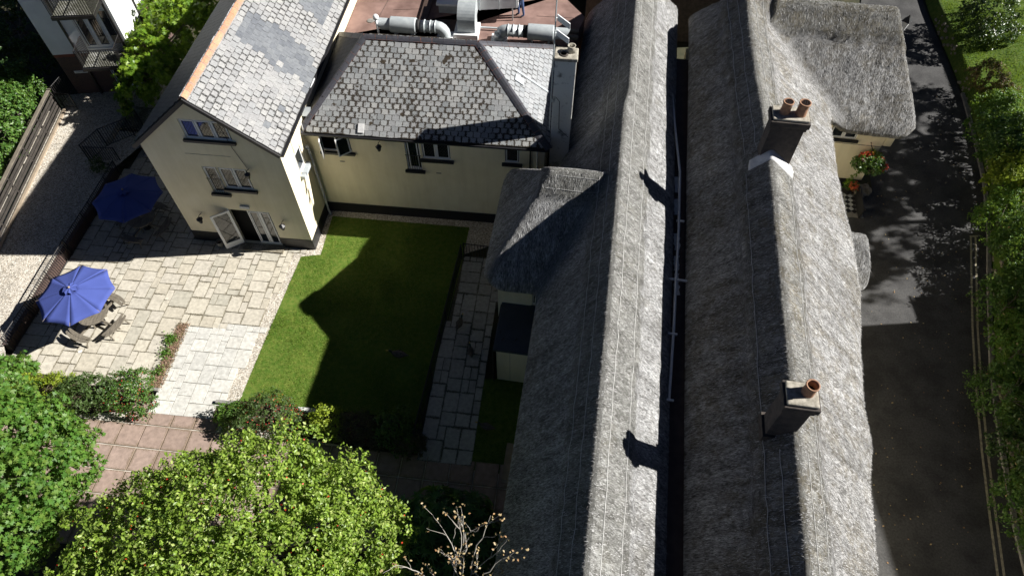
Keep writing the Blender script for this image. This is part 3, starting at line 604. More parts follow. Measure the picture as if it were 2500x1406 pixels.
def lattice(O, U, N, x0, x1, z0, z1, off, pitch=.13, t=.006):
    mb = MB(); W, H = x1 - x0, z1 - z0; asp = 1.35
    for s in (1, -1):
        k = -H / asp if s > 0 else 0
        while k < W + (0 if s > 0 else H / asp):
            pts = []
            for zz in (0, H):
                x = k + s * zz / asp; pts.append((x, zz))
            (xa, za), (xb, zb) = pts
            def clip(xa, za, xb, zb):
                if xa == xb: return None
                o = []
                for lo, hi, p, d in ((0, W, xa, xb - xa),):
                    t0, t1 = sorted(((lo - p) / d, (hi - p) / d)); t0, t1 = max(0, t0), min(1, t1)
                    if t0 >= t1: return None
                    o = (xa + d * t0, za + (zb - za) * t0, xa + d * t1, za + (zb - za) * t1)
                return o
            c = clip(xa, za, xb, zb)
            if c:
                a = O + U * (x0 + c[0]) + UPZ * (z0 + c[1]) - N * off; b = O + U * (x0 + c[2]) + UPZ * (z0 + c[3]) - N * off
                d = (b - a).normalized(); e = d.cross(N) * t; mb.add([a - e, a + e, b + e, b - e], [(0, 1, 2, 3)])
            k += pitch
    return mb
def window(parent, O, U, N, x0, x1, z0, z1, n=2, depth=.10, sill=True, lead=True, fw=.055, name='window', frame='white', skip=()):
    mb = MB(); fr = lambda a, b, c, d, y0=.02, y1=.07: mb.frame(O - N * depth, U, N, UPZ, a, b, y0, y1, c, d)
    fr(x0, x1, z0, z0 + fw, 0, .06); fr(x0, x1, z1 - fw, z1, 0, .06); lw_ = (x1 - x0) / n
    for i in range(n + 1):
        xx = x0 + lw_ * i; fr(max(x0, xx - fw / 2), min(x1, xx + fw / 2), z0 + fw, z1 - fw, 0, .055)
    for i in range(n):
        if i in skip: continue
        a, b = x0 + lw_ * i + fw / 2, x0 + lw_ * (i + 1) - fw / 2; a += .012 if i else fw / 2 + .005; b -= .012 if i < n - 1 else fw / 2 + .005
        for (p, q, r, s) in ((a, b, z0 + fw + .01, z0 + fw + .05), (a, b, z1 - fw - .05, z1 - fw - .01), (a, a + .04, z0 + fw + .05, z1 - fw - .05), (b - .04, b, z0 + fw + .05, z1 - fw - .05)): fr(p, q, r, s, .03, .08)
    wdw = mb.build(name, frame, parent)
    for i in range(n):
        if i in skip:
            MB().poly([O - N * (depth + .25) + U * a + UPZ * b for a, b in ((x0 + lw_ * i, z0), (x0 + lw_ * (i + 1), z0), (x0 + lw_ * (i + 1), z1), (x0 + lw_ * i, z1))]).build('dark_room', 'dark', wdw); continue
        a, b = x0 + lw_ * i + fw / 2, x0 + lw_ * (i + 1) - fw / 2
        MB().poly([O - N * (depth - .045) + U * p + UPZ * q for p, q in ((a, z0 + fw), (b, z0 + fw), (b, z1 - fw), (a, z1 - fw))]).build('pane', 'glass', wdw)
        if lead: lattice(O, U, N, a + .05, b - .05, z0 + fw + .05, z1 - fw - .05, depth - .052).build('leading', 'wood_dark', wdw)
    if sill: MB().frame(O, U, N, UPZ, x0 - .12, x1 + .12, -.02, .12, z0 - .13, z0 - .005).build('sill', 'black', wdw, bevel=.01)
    return wdw
def leafframe(parent, H0, D, w_, z0, z1, name='casement', fw=.06, mat='white', solid=0.0, lead=True):
    """an opened leaf: frame and pane from hinge point H0 along D"""
    N = Vector((D.y, -D.x, 0)); mb = MB()
    for (a, b, c, d) in ((0, w_, z0, z0 + fw + solid), (0, w_, z1 - fw, z1), (0, fw, z0 + fw + solid, z1 - fw), (w_ - fw, w_, z0 + fw + solid, z1 - fw)): mb.frame(H0, D, N, UPZ, a, b, -.022, .022, c, d)
    l = mb.build(name, mat, parent)
    MB().frame(H0, D, N, UPZ, fw, w_ - fw, -.004, .004, z0 + fw + solid, z1 - fw).build('pane', 'glass', l)
    if lead: lattice(H0, D, N, fw, w_ - fw, z0 + fw, z1 - fw, -.006).build('leading', 'wood_dark', l)
    return l
def balustrade(parent, O, U, N, x0, x1, z0, z1, out=.05, n=7):
    mb = MB()
    for zz in (z0, z1): mb.tube([O + U * x0 + N * out + UPZ * zz, O + U * x1 + N * out + UPZ * zz], .014, 5)
    b = mb.build('window_guard', 'rail', parent)
    for i in range(n):
        x = x0 + (x1 - x0) * (i + .5) / n; MB().tube([O + U * x + N * out + UPZ * z0, O + U * x + N * out + UPZ * z1], .009, 4).build('bar', 'rail', b)
def wall_lamp(parent, p, N, s=1.0, drop=.25):
    mb = MB(); mb.tube([p, p + N * .16 * s + UPZ * .08, p + N * .22 * s], .014, 5); l = mb.build('wall_lamp', 'black', parent)
    c = p + N * .22 * s - UPZ * drop * s
    MB().lathe(c, [(.05 * s, 0), (.10 * s, .18 * s), (.12 * s, .19 * s), (.03 * s, .28 * s)], 6).build('lantern', 'black', l)
    MB().lathe(c + UPZ * -.005, [(.035 * s, -.02), (.04 * s, 0)], 6).build('finial', 'black', l)
_tile = {}
def ridge_tiles(parent, a, b, mat, W=.13, L=.42, name='ridge_tile', lean=Vector((0, 0, 1)), drop=.09):
    d = (b - a); n = max(1, int(round(d.length / L))); L = d.length / n; d.normalize(); s = d.cross(lean).normalized(); up = s.cross(d).normalized()
    key = (mat, round(L, 3), W)
    if key not in _tile:
        mb = MB(); prof = [(-W, -drop), (-W * .55, -.02), (0, .035), (W * .55, -.02), (W, -drop), (W * .9, -drop - .02), (0, .0), (-W * .9, -drop - .02)]; k = len(prof)
        mb.add([(0.004, x, z) for x, z in prof] + [(L - .004, x, z) for x, z in prof], [(i, (i + 1) % k, k + (i + 1) % k, k + i) for i in range(k)] + [tuple(range(k))[::-1], tuple(range(k, 2 * k))])
        me = mb.mesh('tile'); me.materials.append(MT[mat]); uvl = me.uv_layers.new(name='UVMap')
        for lp in me.loops: c = me.vertices[lp.vertex_index].co; uvl.data[lp.index].uv = (c.x / L, c.y / W * .5 + .5)
        _tile[key] = me
    for i in range(n):
        o = bpy.data.objects.new(name, _tile[key]); COL.objects.link(o); o.matrix_basis = basis(a + d * (L * i) + up * (.06 + random.uniform(-.006, .006)), d, s, up); setp(o, parent)
def plane_under(mb, pts, th=.10):
    pts = [Vector(p) for p in pts]; n = (pts[1] - pts[0]).cross(pts[2] - pts[0]).normalized(); n = n if n.z > 0 else -n; k = len(pts)
    mb.add(pts + [p - n * th for p in pts], [tuple(range(k)), tuple(range(k, 2 * k))[::-1]] + [(i, (i + 1) % k, k + (i + 1) % k, k + i) for i in range(k)])
# ------------------------------------------------------------------ the cream gable house
gh = empty('gable_house', G(GW / 2, 3, 0), 'tall cream gabled house with terracotta ridge and pale slate roof', 'house')
GD = 13.5; AP = 2.82; ZR, ZE = 8.6, 6.08
FN = -GV; mb = MB()
fholes = [(2.12, 4.0, 6.52, 7.5), (2.12, 2.74, 3.45, 5.0), (2.78, 4.0, 3.78, 5.0), (2.36, 4.2, .12, 2.40)]
poly = [(0, 0), (GW, 0), (GW, ZE - .06), (AP, ZR - .12), (0, ZE + .02)]
wall_face(mb, G(0, 0, 0), GU, FN, poly, fholes, .12)
sideholes = [(1.05, 1.75, 3.85, 4.95)]
wall_face(mb, G(GW, 0, 0), GV, GU, [(0, 0), (GD, 0), (GD, ZE - .06), (0, ZE - .06)], sideholes, .12)
mb.poly([G(0, 0, 0), G(0, 0, ZE), G(0, GD, ZE), G(0, GD, 0)]); mb.poly([G(0, GD, 0), G(0, GD, ZE), G(AP, GD, ZR - .12), G(GW, GD, ZE - .06), G(GW, GD, 0)])
mb.build('wall', 'cream', gh)
MB().frame(G(0, 0, 0), GU, -FN, UPZ, .3, GW - .3, .35, GD - .3, 0, 6.0).build('interior', 'dark', gh)
for pa in (((G(0, 0, 0), GU, FN), -.025, 2.36), ((G(0, 0, 0), GU, FN), 4.2, GW + .025), ((G(GW, 0, 0), GV, GU), 0, 2.4)): MB().frame(*pa[0], UPZ, pa[1], pa[2], .002, .025, 0, .66).build('plinth', 'black', gh)
window(gh, G(0, 0, 0), GU, FN, 2.12, 4.0, 6.52, 7.5, 3)
window(gh, G(0, 0, 0), GU, FN, 2.78, 4.0, 3.78, 5.0, 2)
d1 = window(gh, G(0, 0, 0), GU, FN, 2.12, 2.74, 3.45, 5.0, 1, name='balcony_door'); balustrade(d1, G(0, 0, 0), GU, FN, 2.1, 2.76, 3.5, 4.35)
sw = window(gh, G(GW, 0, 0), GV, GU, 1.05, 1.75, 3.85, 4.95, 1, sill=False, lead=False); MB().frame(G(GW, 0, 0), GV, GU, UPZ, .93, 1.87, -.02, .2, 3.66, 3.84).build('sill', 'lead', sw)
# door: open leaf, dark opening, closed leaf, side light
dw = window(gh, G(0, 0, 0), GU, FN, 3.15, 4.2, .12, 2.40, 2, sill=False, lead=False, name='glazed_door', fw=.08)
MB().frame(G(0, 0, 0), GU, FN, UPZ, 2.30, 2.36, -.1, .02, .12, 2.44).build('door_jamb', 'white', gh)
leafframe(gh, G(2.37, -.03, 0), Vector((-.88, -.47, 0)).normalized(), .84, .14, 2.36, 'open_door', .10, solid=.22, lead=False)
MB().frame(G(0, 0, 0), GU, FN, UPZ, 2.2, 4.3, .02, .45, 0, .11).build('door_step', 'stone', gh)
for (x, y) in ((490, 520), (702, 540)):
    q = P(x, y, 2.2); a = (PR(x, y, G(GW * .5, 0, 0)) - G(0, 0, 0)).dot(GU); wall_lamp(gh, G(.95 if x < 600 else 4.72, 0, 1.95), FN, 1.25)
wall_lamp(gh, G(4.15, 0, 5.05), FN, 1.1); MB().tube([G(4.12, -.03, 5.1), G(3.86, -.03, 6.2), G(3.72, -.03, 7.55)], .012, 4).build('cable', 'black', gh)
MB().frame(G(0, 0, 0), GU, FN, UPZ, 3.0, 3.42, 0, .09, 2.62, 2.74).build('sign_light', 'pipe', gh)
MB().frame(G(0, 0, 0), GU, FN, UPZ, 1.7, 3.6, .001, .006, 5.66, 5.68).build('crack_line', 'lime', gh)
mb = MB(); mb.tube([G(GW + .10, 2.22, 4.3), G(GW + .10, 2.22, .25), G(GW + .2, 2.12, .05)], .055, 8)
for zz in (1.2, 2.6, 4.0): mb.lathe(G(GW + .10, 2.22, zz), [(.07, 0), (.07, .05)], 8)
mb.tube([G(GW + .02, 2.2, 4.42), G(GW + .12, 2.22, 4.28)], .08, 8); mb.build('downpipe', 'pipe', gh, True)
# roof
rl, rr_ = G(AP, -.1, ZR), G(AP, GD, ZR); er, el = G(GW + .10, -.1, ZE), G(-.28, -.1, ZE - .08)
ur = MB(); plane_under(ur, [er, er + GV * (GD + .1), rr_, rl]); plane_under(ur, [el, rl, rr_, el + GV * (GD + .1)]); roof = ur.build('roof', 'slate_dark_shade', gh); uvbox(roof.data)
S1 = (rl - er).normalized(); S2 = (rl - el).normalized(); L1, L2 = (rl - er).length, (rl - el).length
def gm_mat(u, s, rr):
    # the bluish re-slated patch runs down the slope; u is the distance from the front verge, s up from the eave
    x = u + rr.uniform(-.25, .25)
    if 3.75 + .12 * s < x < 5.5 + (.35 * s if s < 2 else .7 - .5 * (s - 2)) and s < 3.3: return 'slate_new'
    if 8.0 < x < 9.8 and .5 < s < 1.7: return 'slate_new'
    return 'slate_pale' if rr.random() > .015 else 'slate_new'
slate_plane(gh, er, GV, S1, lambda u, s: -.02 < u < GD and s < L1 - .02, GD, L1, .33, .262, gm_mat, rest='slate_field', half=True)
slate_plane(gh, el + GV * (GD + .1), -GV, S2, lambda u, s: 0 < u < GD + .1 and s < L2, GD, L2, .28, .21, lambda u, s, r: 'slate_dark_shade', limit=0, rest='shade_tinted_slates')  # left slope: its shade is put into the slate colour
ridge_tiles(gh, rl, rr_, 'tile_terra', W=.17, L=.40, drop=.13)
bb = MB()
for e, s_, L in ((er, S1, L1), (el, S2, L2)): bb.frame(e - GV * .012, s_, -GV, s_.cross(-GV).normalized() * (1 if s_.cross(-GV).z > 0 else -1), -.02, L, 0, .05, -.16, -.002)
bb.build('barge_board', 'black', gh)
MB().frame(er, GV, GU, UPZ, 0, GD, -.02, .10, -.11, -.02).build('gutter', 'black', gh)
# leaning white gutter pipe at the junction
mb = MB(); mb.tube([G(GW + .12, 2.25, 5.1), G(GW + .1, 2.3, 5.9), G(GW + .14, 4.6, 6.08)], .03, 6); mb.build('overflow_pipe', 'white', gh, True)
# planter tub by the door
t_ = empty('planter_tub', G(1.28, -.25, 0), 'small round grey tub standing beside the open white door', 'planter'); MB().lathe(G(1.28, -.25, 0), [(.13, 0), (.17, .32), (.15, .33), (.13, .25)], 14).build('tub', 'kerb', t_, True); MB().lathe(G(1.28, -.25, .24), [(.14, 0), (.01, .02)], 12).build('soil', 'soil', t_)
# ------------------------------------------------------------------ back house with hipped slate roof
bh = empty('hipped_house', B(5, 2, 0), 'two storey cream house with mossy hipped slate roof behind the lawn', 'house')
BL_, BE = 10.25, 5.18; br = (P(890, 88, 7.6) - B0).dot(BV); aL = (P(890, 88, 7.6) - B0).dot(BU); aR = (P(1168, 100, 7.6) - B0).dot(BU); BR_ = 7.6
bholes = [(.58, 1.88, 3.98, 5.05), (4.25, 4.9, 3.2, 5.02), (4.98, 6.22, 3.92, 5.02), (8.56, 9.2, 4.02, 5.05)]
mb = MB(); wall_face(mb, B(0, 0, 0), BU, -BV, [(-.3, 0), (BL_, 0), (BL_, BE), (-.3, BE)], bholes, .12)
mb.poly([B(BL_, 0, 0), B(BL_, 6.4, 0), B(BL_, 6.4, BE), B(BL_, 0, BE)]); mb.poly([B(-.3, 6.4, 0), B(BL_, 6.4, 0), B(BL_, 6.4, BE), B(-.3, 6.4, BE)]); mb.build('wall', 'cream', bh)
MB().frame(B(0, 0, 0), BU, BV, UPZ, 0, BL_ - .3, .4, 6, 0, 5.0).build('interior', 'dark', bh)
MB().frame(B(0, 0, 0), BU, -BV, UPZ, -.2, BL_, .002, .03, 0, .62).build('plinth', 'black', bh)
w1 = window(bh, B(0, 0, 0), BU, -BV, .58, 1.88, 3.98, 5.05, 2, lead=False, skip=(0, 1))
leafframe(w1, B(.62, -.02, 0), (BU * .28 - BV).normalized(), .58, 4.03, 5.0); leafframe(w1, B(1.84, -.02, 0), (-BU * .75 - BV * .62).normalized(), .58, 4.03, 5.0)
d2 = window(bh, B(0, 0, 0), BU, -BV, 4.25, 4.9, 3.2, 5.02, 1, lead=False, name='balcony_door', fw=.11); balustrade(d2, B(0, 0, 0), BU, -BV, 4.22, 4.93, 3.26, 4.1)
window(bh, B(0, 0, 0), BU, -BV, 4.98, 6.22, 3.92, 5.02, 2); window(bh, B(0, 0, 0), BU, -BV, 8.56, 9.2, 4.02, 5.05, 1)
wall_lamp(bh, B(3.2, 0, 4.75), -BV, 1.2)
for a, z in ((1.2, 3.35), (5.5, 3.05)): MB().frame(B(0, 0, 0), BU, -BV, UPZ, a, a + .22, .001, .012, z, z + .07).build('air_brick', 'lime', bh)
MB().frame(B(0, 0, 0), BU, -BV, UPZ, 9.62, 9.68, 0, .05, 0, 5.0).build('downpipe', 'black', bh); MB().tube([B(9.95, -.06, 0), B(9.95, -.06, 5.0)], .035, 6).build('downpipe', 'pipe', bh)
eF = -.22; FLc, FRc = B(-.15, eF, BE), B(BL_ + .2, eF, BE); bB = 2 * br - eF; BLc, BRc = B(-.15, bB, BE), B(BL_ + .2, bB, BE); RLc, RRc = B(aL, br, BR_), B(aR, br, BR_)
mb = MB(); 
for q in ([FLc, FRc, RRc, RLc], [FRc, BRc, RRc], [BRc, BLc, RLc, RRc], [BLc, FLc, RLc]): plane_under(mb, q, .06)
o = mb.build('roof', 'slate_dark_shade', bh); uvbox(o.data)
Sf = (B(0, br, BR_) - B(0, eF, BE)); Lf = Sf.length; Sf.normalize(); ins = [(0, 0), (BL_ + .35, 0), (aR + .15, Lf), (aL + .15, Lf)]
slate_plane(bh, FLc, BU, Sf, lambda u, s: bool(inpoly([u], [s], ins)[0]), BL_ + .35, Lf, .315, .235, lambda u, s, r: 'slate_mossy', rest='slate_field', t_=.016, rag=.016)
Sr = (B(aR, br, BR_) - B(BL_ + .2, br, BE)); Lr = Sr.length; Sr.normalize(); insr = [(0, 0), (bB - eF, 0), (br - eF, Lr)]
slate_plane(bh, FRc, BV, Sr, lambda u, s: bool(inpoly([u], [s], insr)[0]), bB - eF, Lr, .315, .26, lambda u, s, r: 'slate_hip', limit=300, rest='hip_slates')
Sl = (B(aL, br, BR_) - B(-.15, br, BE)); Ll = Sl.length; Sl.normalize()
slate_plane(bh, BLc, -BV, Sl, lambda u, s: bool(inpoly([u], [s], [(0, 0), (bB - eF, 0), (br - eF, Ll)])[0]), bB - eF, Ll, .315, .26, lambda u, s, r: 'slate_dark_shade', limit=0, rest='shade_tinted_slates')  # left hip face, with its shade painted in as darker slate
ridge_tiles(bh, RLc, RRc, 'tile_blue', W=.17, L=.46); 
for a, b, ln in ((FLc, RLc, (-1, -1, 1.6)), (FRc, RRc, (1, -1, 1.6)), (BRc, RRc, (1, 1, 1.6)), (BLc, RLc, (-1, 1, 1.6))): ridge_tiles(bh, a, b, 'tile_blue', W=.19, L=.44, name='hip_tile', lean=Vector(ln))
MB().frame(FLc, BU, -BV, UPZ, 0, BL_ + .35, -.02, .10, -.10, -.02).build('gutter', 'black', bh)
f1_ = FRc + BV * 3.9 + Sr * 1.1 + UPZ * .05; f2_ = FRc + BV * 3.35 + Sr * .1 + UPZ * .05
MB().frame(FRc + UPZ * .0, BV, Sr, BV.cross(Sr) * 1, 3.2, 3.32, .3, 2.2, .05, .07).build('lead_flashing', 'lead', bh)
MB().frame(FRc, BV, Sr, BV.cross(Sr), 2.6, 3.0, 1.7, 2.15, .05, .09).build('roof_light', 'lead', bh)
# broken slate and patch on the slope
MB().frame(FLc, BU, Sf, BU.cross(Sf), 2.55, 2.8, .12, .5, .06, .10).build('loose_slate', 'flash', bh)
MB().frame(FLc, BU, Sf, BU.cross(Sf), .12, .45, .65, 1.05, .05, .07).build('lead_patch', 'lead', bh)
# rendered chimney at the right end
ch = P(1352, 345, 4.7); mb = MB(); CX, CY = BU, BV; c0 = Vector((1.62, 21.45, 0))
cw = MB().frame(c0, CX, CY, UPZ, -.02, .78, 0, .62, 3.6, 9.05).build('chimney', 'chim_render', bh, bevel=.02)
MB().frame(c0, CX, CY, UPZ, -.06, .82, -.04, .66, 9.05, 9.2).build('chimney_cap', 'lime', cw, bevel=.03)
MB().lathe(c0 + CX * .55 + CY * .42 + UPZ * 9.18, [(.17, 0), (.14, .22), (.16, .28), (.12, .28), (.11, .05)], 14).build('chimney_pot', 'lime', cw, True)
MB().lathe(c0 + CX * .28 + CY * .22 + UPZ * 9.2, [(.17, 0), (.12, .05), (.1, .0)], 12).build('blocked_flue', 'brick_dark', cw, True)
MB().tube([c0 + CX * .1 + CY * -.03 + UPZ * 7.4, c0 + CX * .25 + CY * -.03 + UPZ * 7.2, c0 + CX * .3 + CY * -.03 + UPZ * 5.8, c0 + CX * .7 + CY * -.03 + UPZ * 5.4], .012, 4).build('cable', 'black', cw)
# aerial mast strapped to the chimney
am = empty('aerial_mast', c0 + Vector((-.1, .0, 7.0)), 'thin steel aerial mast with two white panel antennas on the rendered chimney', 'antenna')
mp = c0 - CX * .09 + CY * .1; MB().tube([mp + UPZ * 5.6, mp + UPZ * 14.2], .028, 6).build('pole', 'galv', am)
for dz, dy in ((10.15, .25), (10.75, .3)):
    MB().frame(mp + UPZ * dz, (CX * .8 - CY * .35 + UPZ * -.35).normalized(), CY, UPZ, .06, .62, .1, .16, -.12, .12).build('panel_antenna', 'white', am, bevel=.015); MB().tube([mp + UPZ * dz, mp + CX * .12 + CY * .12 + UPZ * dz], .018, 5).build('bracket', 'galv', am)
for zz in (7.1, 8.6): MB().frame(c0, CX, CY, UPZ, -.13, .0, .05, .16, zz, zz + .05).build('strap', 'galv', am)
# ------------------------------------------------------------------ thatched ranges
def smin(k, *a):
    r = a[0]
    for b in a[1:]: h = np.clip(.5 + .5 * (b - r) / k, 0, 1); r = b * (1 - h) + r * h - k * h * (1 - h)
    return r
def smax(k, *a): return -smin(k, *[-x for x in a])
def sstep(a, b, x): t = np.clip((x - a) / (b - a), 0, 1); return t * t * (3 - 2 * t)
def thatch(parent, name, fz, fd, u0, u1, v0, v1, mat, h=.085, thick=.34, straw=60000, seed=0, vis_v=(-1e9, 1e9), cap=None):
    """a thatched coat: height fz(u,v) over the outline fd(u,v)>0, with thick rounded eaves, and loose straw ends on it"""
    us = np.arange(u0, u1 + h, h); vs = np.arange(v0, v1 + h, h); U, Vv = np.meshgrid(us, vs, indexing='ij'); D = fd(U, Vv); e = .01
    gx = (fd(U + e, Vv) - fd(U - e, Vv)) / (2 * e); gy = (fd(U, Vv + e) - fd(U, Vv - e)) / (2 * e); gl = np.hypot(gx, gy) + 1e-9
    near = (D < 0) & (D > -.8 * h); mv = np.where(near, -D / gl, 0); U2 = U + mv * gx / gl; V2 = Vv + mv * gy / gl; keep = D > -.8 * h
    def full(u, v):
        d = np.maximum(fd(u, v), 0)
        return fz(u, v) + .055 * fbm(u * .9, v * .9, seed, 3) + .03 * fbm(u * 3.1, v * 3.1, seed + 7, 2) - .16 * np.exp(-d / .10)
    Z = full(U2, V2); idx = -np.ones(U.shape, int); kk = keep[:-1, :-1] & keep[1:, :-1] & keep[1:, 1:] & keep[:-1, 1:]
    use = np.zeros_like(keep); use[:-1, :-1] |= kk; use[1:, :-1] |= kk; use[1:, 1:] |= kk; use[:-1, 1:] |= kk; idx[use] = np.arange(use.sum())
    uu, vv, zz = U2[use], V2[use], Z[use]; P3 = np.stack([uu * TU.x + vv * TV.x, uu * TU.y + vv * TV.y, zz], 1)
    F = np.stack([idx[:-1, :-1][kk], idx[1:, :-1][kk], idx[1:, 1:][kk], idx[:-1, 1:][kk]], 1)
    def grad(u, v):
        s = .12; a = (fz(u + s, v) - fz(u - s, v)) / (2 * s); b = (fz(u, v + s) - fz(u, v - s)) / (2 * s); return a, b
    a, b = grad(uu, vv); g = np.hypot(a, b) + 1e-6; hx, hy = a / g, b / g
    uv = np.stack([-hy * uu + hx * vv, (hx * uu + hy * vv) * np.sqrt(1 + np.minimum(g, 2) ** 2)], 1)
    # eaves: edges used once
    E = np.concatenate([F[:, [0, 1]], F[:, [1, 2]], F[:, [2, 3]], F[:, [3, 0]]]); key = np.sort(E, 1); _, inv, cnt = np.unique(key, axis=0, return_inverse=True, return_counts=True)
    be = E[cnt[inv.ravel()] == 1]; bv = np.unique(be); n0 = len(P3); m1 = -np.ones(n0, int); m1[bv] = np.arange(len(bv)); k = len(bv)
    gb = np.stack([(fd(uu[bv] + e, vv[bv]) - fd(uu[bv] - e, vv[bv])), (fd(uu[bv], vv[bv] + e) - fd(uu[bv], vv[bv] - e))], 1); gb /= np.linalg.norm(gb, axis=1)[:, None] + 1e-9
    rings = []
    for inn, dz in ((-.02, .06), (.0, thick * .55), (.16, thick), (.75, thick * .9)):
        q = P3[bv].copy(); q[:, 0] += (gb[:, 0] * TU.x + gb[:, 1] * TV.x) * inn; q[:, 1] += (gb[:, 0] * TU.y + gb[:, 1] * TV.y) * inn; q[:, 2] -= dz - (.15 if inn > .5 else 0); rings.append(q)
    VV = np.concatenate([P3] + rings); UVs = np.concatenate([uv] + [uv[bv] + (0, -.06 * (i + 1)) for i in range(4)]); FF = [F]
    prev = lambda i, x: x if i == 0 else n0 + (i - 1) * k + m1[x]
    for i in range(4): FF.append(np.stack([prev(i, be[:, 1]), prev(i, be[:, 0]), prev(i + 1, be[:, 0]), prev(i + 1, be[:, 1])], 1))
    o = link(name, np_mesh(name, VV, np.concatenate(FF), UVs, True), MT[mat], parent)
    if cap is not None:
        at_ = o.data.attributes.new('cap', 'FLOAT', 'POINT'); at_.data.foreach_set('value', np.concatenate([cap(uu, vv), np.zeros(4 * k)]).astype(np.float32))
    if straw:
        n = straw; u = RNG.uniform(u0, u1, n * 2); v = RNG.uniform(max(v0, vis_v[0]), min(v1, vis_v[1]), n * 2); ok = fd(u, v) > .02; u, v = u[ok][:n], v[ok][:n]; n = len(u)
        z = full(u, v); a, b = grad(u, v); g = np.hypot(a, b) + 1e-6; hx, hy = -a / g, -b / g; th = np.arctan2(hy, hx) + RNG.normal(0, .35, n); dx, dy = np.cos(th), np.sin(th)
        L = RNG.uniform(.03, .11, n); wd = RNG.uniform(.003, .008, n); sl = a * dx + b * dy
        p0 = np.stack([u, v, z + .005], 1); dd = np.stack([dx, dy, np.clip(sl, -1.6, 1.6) * .92 + RNG.uniform(.0, .14, n)], 1); sd_ = np.stack([-dy, dx, RNG.normal(0, .5, n)], 1)
        q = np.stack([p0 - sd_ * wd[:, None], p0 + sd_ * wd[:, None], p0 + dd * L[:, None]], 1); w3 = q.copy(); w3[..., 0] = q[..., 0] * TU.x + q[..., 1] * TV.x; w3[..., 1] = q[..., 0] * TU.y + q[..., 1] * TV.y
        link('loose_straw', np_mesh('loose_straw', w3.reshape(-1, 3), np.arange(n * 3).reshape(-1, 3)), MT['straw'], o, kind='stuff')
    return o, full
def wires(parent, full, lines, r=.010):
    for pts in lines:
        u = np.array([p[0] for p in pts], float); v = np.array([p[1] for p in pts], float); t = np.linspace(0, 1, max(2, int(np.hypot(np.diff(u), np.diff(v)).sum() / .35)))
        s = np.r_[0, np.cumsum(np.hypot(np.diff(u), np.diff(v)))]; s /= s[-1]; uu = np.interp(t, s, u) + RNG.normal(0, .012, len(t)); vv = np.interp(t, s, v); zz = full(uu, vv) + .012
        MB().tube([T(a, b, c) for a, b, c in zip(uu, vv, zz)], r, 4).build('ridge_wire', 'wire', parent)
# left range: long ridge, hipped wing towards the lawn
UR1, ZR1 = 1.17, 7.9; V_END1 = (lambda p: toT(p)[1])(P(1560, 10, 7.0)) + 1.2
uL1 = lambda v: -1.2 + .10 * np.sin(v * .9) * 0 + np.where(v > 20.5, .22 * sstep(20.5, 22, v), 0)
def main1(u, v):
    zL = 4.25 + 1.56 * (u - uL1(v)); zR = 5.5 + 1.02 * (3.5 - u); zF = 4.6 + 1.6 * (V_END1 + 1.9 - v)
    return smin(.22, smin(.16, zL, zR), zF)
WV0, WV1, WU0 = 14.35, 20.35, -3.35
def wing1(u, v):
    return smin(.25, 4.35 + 1.08 * (v - WV0), 4.35 + 1.08 * (WV1 - v), 4.35 + 1.5 * (u - WU0), 7.55 + .0 * u, 8.1 - 1.4 * (u - .8))
def cap1(u, v):
    e = .035 * np.sin(v * 2.1) + .02 * np.sin(v * 5.3); cap = sstep(1.14, 1.08, np.where(u > UR1, u - UR1, (UR1 - u) * 1.42) + e) * (v < V_END1 - .3); capw = sstep(.70, .64, np.abs(v - (WV0 + WV1) / 2) + .04 * np.sin(u * 4)) * (u > WU0 + 1.75) * (u < UR1); return np.maximum(cap, capw)
def z1(u, v):
    a, b = main1(u, v), wing1(u, v); return smax(.3, a, b) + .12 * cap1(u, v)
def d1f(u, v):
    m = smin(.5, u - uL1(v), 3.5 - u, V_END1 + 1.9 - v); w_ = smin(.9, v - WV0, WV1 - v, u - WU0, 1.5 - u); return smax(.3, m, w_)
c1 = empty('thatched_cottage', T(1.2, 10, 0), 'long grey thatched cottage range with hipped wing beside the lawn', 'cottage')
th1, full1 = thatch(c1, 'thatched_roof', z1, d1f, -3.6, 3.8, -2.5, V_END1 + 2.2, 'thatch', seed=3, straw=80000, vis_v=(2, 40), cap=cap1)
for off in (-.66, -.36, .36, .92): wires(th1, full1, [[(UR1 + off, -1), (UR1 + off, WV0 + 1.2), (UR1 + off + (.0 if off > 0 else .05), V_END1)]])
vm = (WV0 + WV1) / 2
for off in (-.52, -.2, .25): wires(th1, full1, [[(WU0 + 2.0, vm + off), (UR1 - .62, vm + off)]])
w_ = MB(); w_.frame(Vector(), TU, TV, UPZ, -.7, 3.3, -2, 20, 0, 4.3).frame(Vector(), TU, TV, UPZ, -.3, 3.29, 20, V_END1 + 1.4, 0, 4.29); w_.build('wall', 'cream', c1)
ww = MB(); WF = T(0, WV0 + .45, 0); wall_face(ww, T(WU0 + .55, WV0 + .45, 0), TU, -TV, [(0, 0), (2.9, 0), (2.9, 4.45), (0, 4.45)], [(1.35, 2.35, 2.62, 4.2)], .12)
ww.poly([T(WU0 + .55, WV0 + .45, 0), T(WU0 + .55, WV0 + .45, 4.45), T(WU0 + .55, WV1 - .45, 4.45), T(WU0 + .55, WV1 - .45, 0)]); ww.poly([T(WU0 + .55, WV1 - .45, 0), T(WU0 + .55, WV1 - .45, 4.4), T(-.8, WV1 - .45, 4.4), T(-.8, WV1 - .45, 0)]); ww.build('wing_wall', 'cream', c1)
dd = window(c1, T(WU0 + .55, WV0 + .45, 0), TU, -TV, 1.35, 2.35, 2.62, 4.2, 1, sill=False, lead=False, name='balcony_door', fw=.1); balustrade(dd, T(WU0 + .55, WV0 + .45, 0), TU, -TV, 1.3, 2.4, 2.66, 3.6, n=8)
